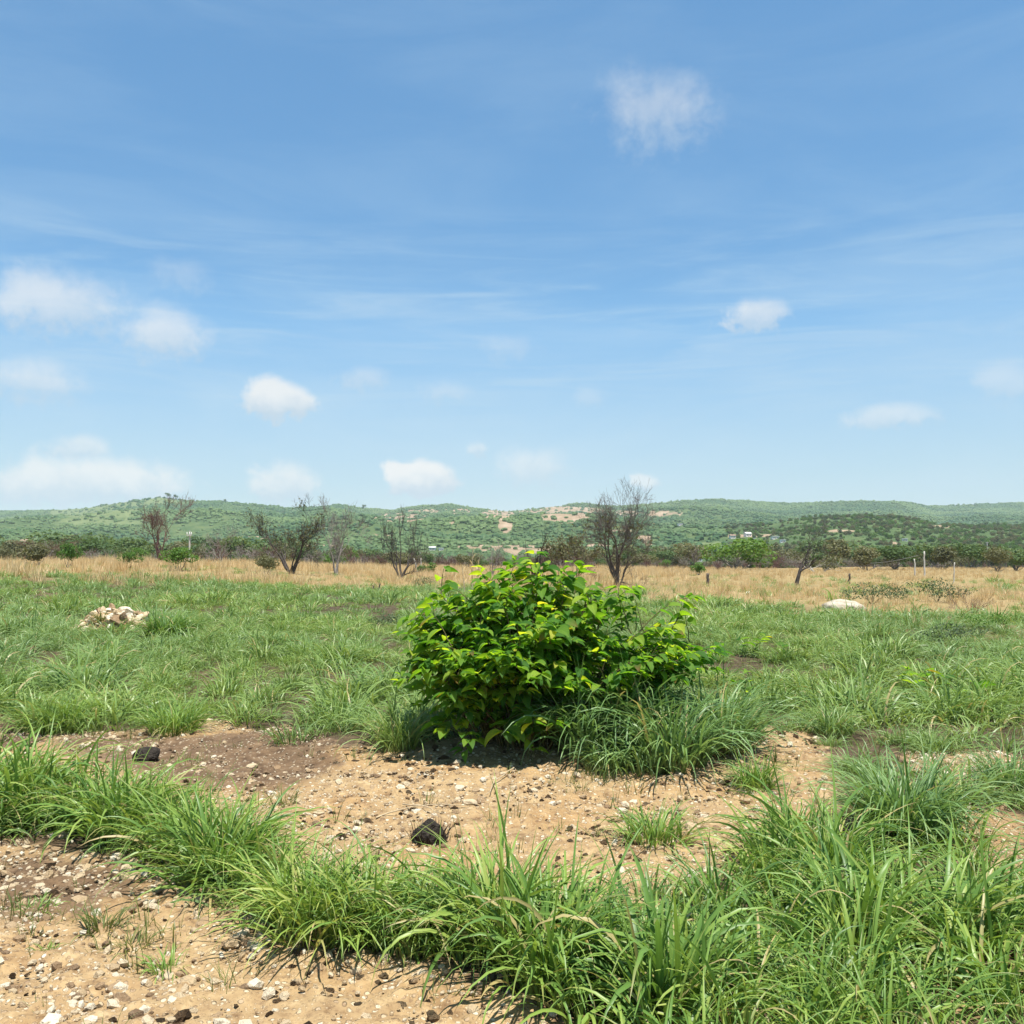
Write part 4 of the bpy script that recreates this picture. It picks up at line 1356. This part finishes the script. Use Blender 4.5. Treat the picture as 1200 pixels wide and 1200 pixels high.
me = tuft_mesh('grass_tussock', 1010, 130, .14, .2, .36, .016, M['sparse'], lean=(.05, .75), bend=(1.0, 2.5), seg=6)
tag(link('grass_tussock', me, None, p + [-.08, -.42, .26]), 'yellow green tussock growing on the rubble pile', 'grass tussock')
# pale sand heap in the dry grass at right
p = ground(988, 714)
v, f = ico(4)
v = v * (1 + .12 * n3(v, 2.2, 15) + .05 * n3(v, 6, 16))[:, None] * (1 + .10 * n3(v, 14, 17))[:, None] * [.60, .5, .27]; v[:, 2] = np.maximum(v[:, 2], -.1)
tag(link('sand_heap', np_mesh('sand_heap', v, f, M['heap']), None, p + [0, 0, .0]), 'whitish sand heap in the dry grass at right', 'heap')

# ---------------------------------------------------------------- posts, poles, wire
def post(px, y, top, rad, mat, label, lean=0, name='fence_post', seed=1):
    x = at_depth(px, y); z = float(H(x, y)); h = z_at(top, y) - z
    s = np.linspace(0, 1, 9)[:, None]
    r = np.random.default_rng(seed)
    pts = np.concatenate([lean * h * s ** 1.3, 0 * s, -.2 + (h + .2) * s], 1) + np.concatenate([r.normal(0, rad * .25, (9, 2)), np.zeros((9, 1))], 1)
    rr = rad * (1 - .2 * s[:, 0]) * (1 + r.normal(0, .05, 9)); pts = np.vstack([pts, pts[-1] + [0, 0, .004]]); rr = np.append(rr, .002)
    v, f = tubes([(pts, rr)], 8)
    return tag(link(name, np_mesh(name, v, f, mat), None, (x, y, z)), label, 'post')


post(829, 52, 672, .09, M['post'], 'short dark wooden post in the dry grass right of the bush', 0, seed=2)
post(995, 56, 672, .07, M['post'], 'dark stub post behind the sand heap', .03, seed=3)
post(1072, 74, 655, .06, M['concrete'], 'shorter of two pale posts standing close together at right', 0, seed=4)
post(1083, 74, 646, .07, M['concrete'], 'taller of two pale posts standing close together at right', 0, seed=5)
post(1117, 60, 659, .042, M['bark_pale'], 'leaning bleached post right of the two pale posts', .06, seed=6)
post(490, 78, 654, .06, M['bark_pale'], 'leaning pale stake of a pair left of the bush', -.25, seed=7)
post(493, 78, 654, .05, M['bark_pale'], 'upright pale stake of a pair left of the bush', .02, seed=8)
post(438, 42, 686, .035, M['post'], 'short black stake in the meadow left of the bush', -.05, seed=9, name='stake')
post(442, 42, 684, .035, M['post'], 'slanting black stake in the meadow left of the bush', .35, seed=10, name='stake')


def utility_pole(px, y, top, label, arm=.9, z=None, rad=.10):
    x = at_depth(px, y); z = float(H(x, y)) if z is None else z
    h = z_at(top, y) - z
    t = thing('utility_pole', (x, y, z), label, 'utility pole', None)
    s = np.linspace(0, 1, 6)[:, None]
    v, f = tubes([(np.concatenate([0 * s, 0 * s, -.3 + (h + .3) * s], 1), rad * (1.15 - .4 * s[:, 0]))], 10)
    link('shaft', np_mesh('shaft', v, f, M['concrete'], smooth=True), t)
    v, f = box(arm * 2, .10, .10, h - .45, 0, -.14); link('crossarm', np_mesh('crossarm', v, f, M['concrete'], smooth=False), t)
    for q in (-.9, 0.12, .9):
        pts = np.array([[q * arm, -.14, h - .35], [q * arm, -.14, h - .27], [q * arm, -.14, h - .2], [q * arm, -.14, h - .12]])
        v, f = tubes([(pts, [.03, .055, .05, .01])], 8); link('insulator', np_mesh('insulator', v, f, M['plaster']), t)
    return np.array([x, y - .14, z + h - .12])


utility_pole(222, 90, 622, 'white utility pole with short crossarm beside the reddish bare tree', .22, rad=.085)
a1 = utility_pole(1169, 380, 651, 'small pale utility pole with crossarm at the right edge of the thicket', 1.1, rad=.16)
hp = hill_point(1157, 648)
a2 = utility_pole(1157, hp[1], 635, 'distant pale pole on the scrub rise at the upper right', .7, z=hp[2], rad=.22)
a3 = utility_pole(1187, 300, 647, 'thin distant pole nearest the right edge', .8, rad=.12)
# sagging cable left of the two pale posts
xa, xb = at_depth(1006, 120), at_depth(1076, 95)
pa = np.array([xa, 120, z_at(660, 120)]); pb = np.array([xb, 95, z_at(651, 95)])
s = np.linspace(0, 1, 20)[:, None]
pts = pa + (pb - pa) * s; pts[:, 2] -= .25 * np.sin(PI * s[:, 0])
o_ = pts.mean(0)
v, f = tubes([(pts - o_, np.full(20, .022))], 5)
tag(link('cable', np_mesh('cable', v, f, M['wire']), None, o_), 'thin pale cable rising over the scrub towards the two pale posts', 'cable')

# tall pale reeds
for (px, top, lean, lb) in ((553, 640, .02, 'taller of two pale dry reeds left of the bush'), (559, 652, .06, 'shorter pale dry reed beside the tall one'), (545, 662, -.1, 'lowest pale dry reed, leaning left of the tall one')):
    x = at_depth(px, 40); z = float(H(x, 40)); h = z_at(top, 40) - z
    s = np.linspace(0, 1, 8)[:, None]
    pts = np.concatenate([lean * h * s, 0 * s, h * s], 1)
    t = thing('reed', (x, 40, z), lb, 'reed', 'pale dry reeds')
    v, f = tubes([(pts, .020 * (1.1 - .7 * s[:, 0]))], 5); link('stalk', np_mesh('stalk', v, f, M['twig']), t)
    nL = 9
    V, Qd, A = ribbons(pts[np.linspace(2, 6, nL).astype(int)], rng.random(nL) * 6.28, np.full(nL, .3), np.full(nL, 1.2), np.full(nL, .4), np.full(nL, .03), 5, 'blade', .2)
    link('leaves', np_mesh('leaves', V, Qd, M['dry'], {'blade': A}), t)


# ---------------------------------------------------------------- far houses
def house(px, py, wpx, hpx, label, roofm, gable=True, seed=1):
    p = hill_point(px, py)
    w = wpx / F * p[1]; h = hpx / F * p[1]; dp = w * .8
    t = thing('house', p - [0, 0, .3], label, 'house')
    r = np.random.default_rng(seed); t.rotation_euler = (0, 0, float(r.uniform(-.35, .35)))
    v, f = box(w, dp, h + .3); link('wall', np_mesh('wall', v, f, M['plaster'], smooth=False), t)
    if gable:
        o = .35; hh = h * .45
        v = np.array([[-w / 2 - o, -dp / 2 - o, h + .3], [w / 2 + o, -dp / 2 - o, h + .3], [w / 2 + o, dp / 2 + o, h + .3], [-w / 2 - o, dp / 2 + o, h + .3], [-w / 2 - o, 0, h + .3 + hh], [w / 2 + o, 0, h + .3 + hh]])
        f4 = np.array([[0, 1, 5, 4], [2, 3, 4, 5], [0, 3, 2, 1]]); f3 = np.array([[0, 4, 3], [1, 2, 5]])
        link('roof', np_mesh('roof', v + [0, 0, .004], [f4, f3], roofm, smooth=False), t)
    else:
        v, f = box(w + .5, dp + .5, .25, h + .304); link('roof', np_mesh('roof', v, f, roofm, smooth=False), t)
    for q in (-.28, .28):
        v, f = box(w * .18, .12, h * .34, h * .42, q * w, -dp / 2); link('window', np_mesh('window', v, f, M['glass'], smooth=False), t)
    v, f = box(w * .15, .12, h * .62, .3, 0, -dp / 2); link('door', np_mesh('door', v, f, M['tiles'], smooth=False), t)


house(884, 653, 7, 4, 'pale house left of the bright green round tree top', M['roofing'], False, 1)
house(846, 653, 7, 4, 'white house behind the thin bare tree', M['roofing'], True, 2)
house(819, 658, 7, 4, 'pale low house at the foot of the hill left of the white one', M['roofing'], False, 3)
house(876, 629, 7, 3.6, 'white house high in the village on the right hill', M['roofing'], True, 4)
house(858, 631, 6, 3, 'small pale house left of the highest village house', M['tiles'], True, 5)
house(917, 636, 6, 3, 'white hut left of the black crooked bare tree', M['roofing'], False, 6)
house(908, 632, 8, 3, 'long low house between hut and village', M['roofing'], False, 7)
house(507, 645, 7, 3, 'white roofed house at the foot of the middle hill', M['roofing'], True, 8)
house(517, 645, 5, 2.4, 'smaller house right of the white roofed one on the middle hill', M['roofing'], False, 9)
house(494, 650, 5, 2.4, 'pale hut lower left of the white roofed house', M['roofing'], False, 10)
house(1060, 634, 6, 2.6, 'white house on the scrub rise at right', M['roofing'], False, 11)
house(883, 634, 5, 2.5, 'little white house just below the high village house', M['roofing'], False, 12)
house(797, 616, 5, 2.2, 'lone white hut halfway up the hill right of the tallest bare tree', M['roofing'], False, 13)
house(26, 640, 8, 3, 'white roofed shed behind the left end of the thicket', M['roofing'], False, 14)

# trees that break the left summit's skyline
for k, (px, hpx) in enumerate(((196, 7), (205, 6), (263, 4), (427, 5))):
    rd = float(np.interp(px, np.arange(-700, 1901, 50), RD)) * .995
    z = float(hill_z(np.array([float(px)]), np.array([rd]))[0])
    h = hpx / F * rd
    scrub('dark', (px - 600) / F * rd, rd, h, h * .9, ('lone tree on the left summit skyline, taller of two', 'lone tree on the left summit skyline, right of the taller', 'small tree on the ridge right of the left summit', 'round tree on the ridge above the slender bare tree')[k], z=z)

# ---------------------------------------------------------------- haze
v, f = box(9000, 9200, 223, -9, 0, 4480)
hz = link('haze', np_mesh('haze', v, f, bpy.data.materials.new('haze'), smooth=False))
m = hz.data.materials[0]; m.use_nodes = True; m.node_tree.nodes.clear(); b = NT(m.node_tree)
out = b.node('ShaderNodeOutputMaterial'); pv = b.node('ShaderNodeVolumePrincipled')
pv.inputs['Color'].default_value = (.78, .90, 1, 1); pv.inputs['Density'].default_value = .00011; pv.inputs['Anisotropy'].default_value = .0
b.l.new(pv.outputs[0], out.inputs['Volume'])
tag(hz, 'pale blue haze softening the distant hills', 'haze', kind='stuff')

# ---------------------------------------------------------------- sky, sun
SUN_EL, SUN_AZ = R(73), R(155)          # azimuth from +Y towards +X
w = bpy.data.worlds.new('World'); SC.world = w; w.use_nodes = True
w.node_tree.nodes.clear(); b = NT(w.node_tree)
wo = b.node('ShaderNodeOutputWorld'); bg = b.node('ShaderNodeBackground'); bg.inputs[1].default_value = .085
sky = b.node('ShaderNodeTexSky'); sky.sky_type = 'NISHITA'; sky.sun_disc = False
sky.sun_elevation = SUN_EL; sky.sun_rotation = SUN_AZ; sky.altitude = 600; sky.air_density = 1.0; sky.dust_density = .9; sky.ozone_density = 2.0
tc = b.node('ShaderNodeTexCoord').outputs['Generated']
sp = b.node('ShaderNodeSeparateXYZ'); b.l.new(tc, sp.inputs[0])
AZ = b.math('MULTIPLY', b.math('ARCTAN2', sp.outputs[0], sp.outputs[1]), F)
EL = b.math('MULTIPLY', b.math('ARCSINE', sp.outputs[2]), F)
cv = b.node('ShaderNodeCombineXYZ'); b.l.new(AZ, cv.inputs[0]); b.l.new(EL, cv.inputs[1])
nA = b.noise(cv.outputs[0], .016, 7, .58, .3); nB = b.noise(cv.outputs[0], .06, 8, .58, .2)
nS = b.node('ShaderNodeMapping'); nS.inputs['Scale'].default_value = (.0022, .011, 1); nS.inputs['Rotation'].default_value = (0, 0, R(-6)); b.l.new(cv.outputs[0], nS.inputs[0])
cir = b.noise(nS.outputs[0], 1, 6, .6, .6)
fine = b.math('SUBTRACT', nA, .5); fine2 = b.math('SUBTRACT', nB, .5)
warpx = b.math('ADD', AZ, b.math('MULTIPLY', fine, 60)); warpy = b.math('ADD', EL, b.math('MULTIPLY', fine2, 26))
# col, row, half width, up, down, opacity, softness
CL = [(765, 132, 96, 56, 66, .40, 1.15), (72, 362, 88, 50, 46, .58, .95), (195, 396, 60, 38, 42, .60, .95), (38, 450, 60, 36, 34, .52, .95), (325, 474, 50, 30, 26, .85, .5),
      (888, 372, 42, 28, 26, .60, .7), (1050, 490, 52, 20, 18, .45, .8), (1185, 452, 45, 30, 30, .30, 1.0), (92, 528, 40, 22, 20, .55, .7), (100, 570, 128, 36, 34, .80, .6),
      (336, 572, 46, 34, 26, .72, .6), (497, 566, 46, 30, 24, .95, .4), (626, 552, 52, 36, 32, .50, .9), (757, 568, 17, 14, 13, .62, .5), (560, 528, 18, 12, 11, .42, .7),
      (424, 444, 46, 19, 19, .34, .9), (525, 461, 36, 18, 17, .25, 1.0), (598, 408, 40, 22, 22, .20, 1.0), (215, 325, 42, 26, 26, .20, 1.0), (695, 468, 26, 16, 15, .20, 1.0),
      (-120, 420, 80, 50, 45, .6, .8), (-160, 560, 100, 40, 30, .8, .6), (1330, 540, 80, 40, 30, .5, .7), (1400, 380, 90, 50, 40, .5, .8)]
dens = None; lit = None
for (cx, cy, rx, up, dn, op, soft) in CL:
    d = ray(cx, cy); az = math.atan2(d[0], d[1]) * F; el = math.asin(d[2]) * F
    dx = b.math('MULTIPLY', b.math('SUBTRACT', warpx, az), 1 / rx)
    dy = b.math('SUBTRACT', warpy, el)
    dyn = b.math('ADD', b.math('MULTIPLY', b.math('MAXIMUM', dy, 0.), 1 / up), b.math('MULTIPLY', b.math('MINIMUM', dy, 0.), 1 / (dn * .8)))
    rr = b.math('SQRT', b.math('ADD', b.math('MULTIPLY', dx, dx), b.math('MULTIPLY', dyn, dyn)))
    rr = b.math('ADD', rr, b.math('ADD', b.math('MULTIPLY', fine, -1.1), b.math('MULTIPLY', fine2, -1.0)))
    mk = b.rng(rr, 1.05, 1.05 - .9 * soft, 0, op, True)
    sh = b.math('MULTIPLY', mk, b.rng(b.math('ADD', dyn, b.math('MULTIPLY', fine, 1.4)), -.6, .6, .0, 1.0, True))
    dens = mk if dens is None else b.math('MAXIMUM', dens, mk)
    lit = sh if lit is None else b.math('MAXIMUM', lit, sh)
shade = b.math('DIVIDE', lit, b.math('MAXIMUM', dens, .01))
skyc = b.mix(1, sky.outputs[0], b.mix(b.rng(EL, 30, 260), (.76, .82, .85), (.72, 1.09, 1.19)), 'MULTIPLY')
skyc = b.mix(1, skyc, b.mix(b.rng(EL, 330, 620), (1, 1, 1), (1.2, 1.2, 1.16)), 'MULTIPLY')
skyc = b.mix(1, skyc, b.mix(b.rng(EL, 650, 1200), (1, 1, 1), (.55, .55, .55)), 'MULTIPLY')
# thin cirrus veil
ve = b.math('MULTIPLY', b.rng(cir, .36, .72, 0, .38, True), b.rng(EL, 120, 420, 1, .35))
skyc = b.mix(ve, skyc, (3.9, 5.2, 6.2))
nS2 = b.node('ShaderNodeMapping'); nS2.inputs['Scale'].default_value = (.0035, .034, 1); nS2.inputs['Rotation'].default_value = (0, 0, R(5)); b.l.new(cv.outputs[0], nS2.inputs[0])
st2 = b.noise(nS2.outputs[0], 1, 7, .6, .8)
skyc = b.mix(b.math('MULTIPLY', b.rng(st2, .45, .72, 0, .34, True), b.math('MULTIPLY', b.rng(EL, 120, 200), b.rng(EL, 400, 300))), skyc, (4.1, 5.2, 6.0))
skyc = b.mix(b.rng(EL, 340, 60, 0, .42, True), skyc, (4.2, 5.2, 5.95))
cc = b.mix(shade, (4.0, 4.75, 5.45), (6.35, 6.35, 6.25))
skyc = b.mix(dens, skyc, cc)
b.l.new(skyc, bg.inputs[0]); b.l.new(bg.outputs[0], wo.inputs[0])

sun = bpy.data.lights.new('sun', 'SUN'); sun.energy = 5.0; sun.angle = R(.53); sun.color = (1, .955, .88)
so_ = bpy.data.objects.new('sun', sun); COL.objects.link(so_)
dv = Vector((math.sin(SUN_AZ) * math.cos(SUN_EL), math.cos(SUN_AZ) * math.cos(SUN_EL), math.sin(SUN_EL)))
so_.rotation_euler = dv.to_track_quat('Z', 'Y').to_euler(); so_.location = (0, 0, 50)

# ---------------------------------------------------------------- camera, render settings
cd = bpy.data.cameras.new('camera'); cam = bpy.data.objects.new('camera', cd); COL.objects.link(cam)
cam.location = (0, 0, EYE); cam.rotation_euler = (PI / 2 + PITCH, 0, 0)
cd.sensor_width = 36; cd.lens = 36 * F / 1200; cd.clip_start = .05; cd.clip_end = 30000
SC.camera = cam
SC.view_settings.view_transform = 'Standard'; SC.view_settings.look = 'None'; SC.view_settings.exposure = .75; SC.view_settings.gamma = 1
cy_ = SC.cycles
cy_.max_bounces = 6; cy_.diffuse_bounces = 2; cy_.glossy_bounces = 2; cy_.transmission_bounces = 4; cy_.volume_bounces = 1; cy_.transparent_max_bounces = 8
cy_.use_denoising = True
cy_.sample_clamp_indirect = 6
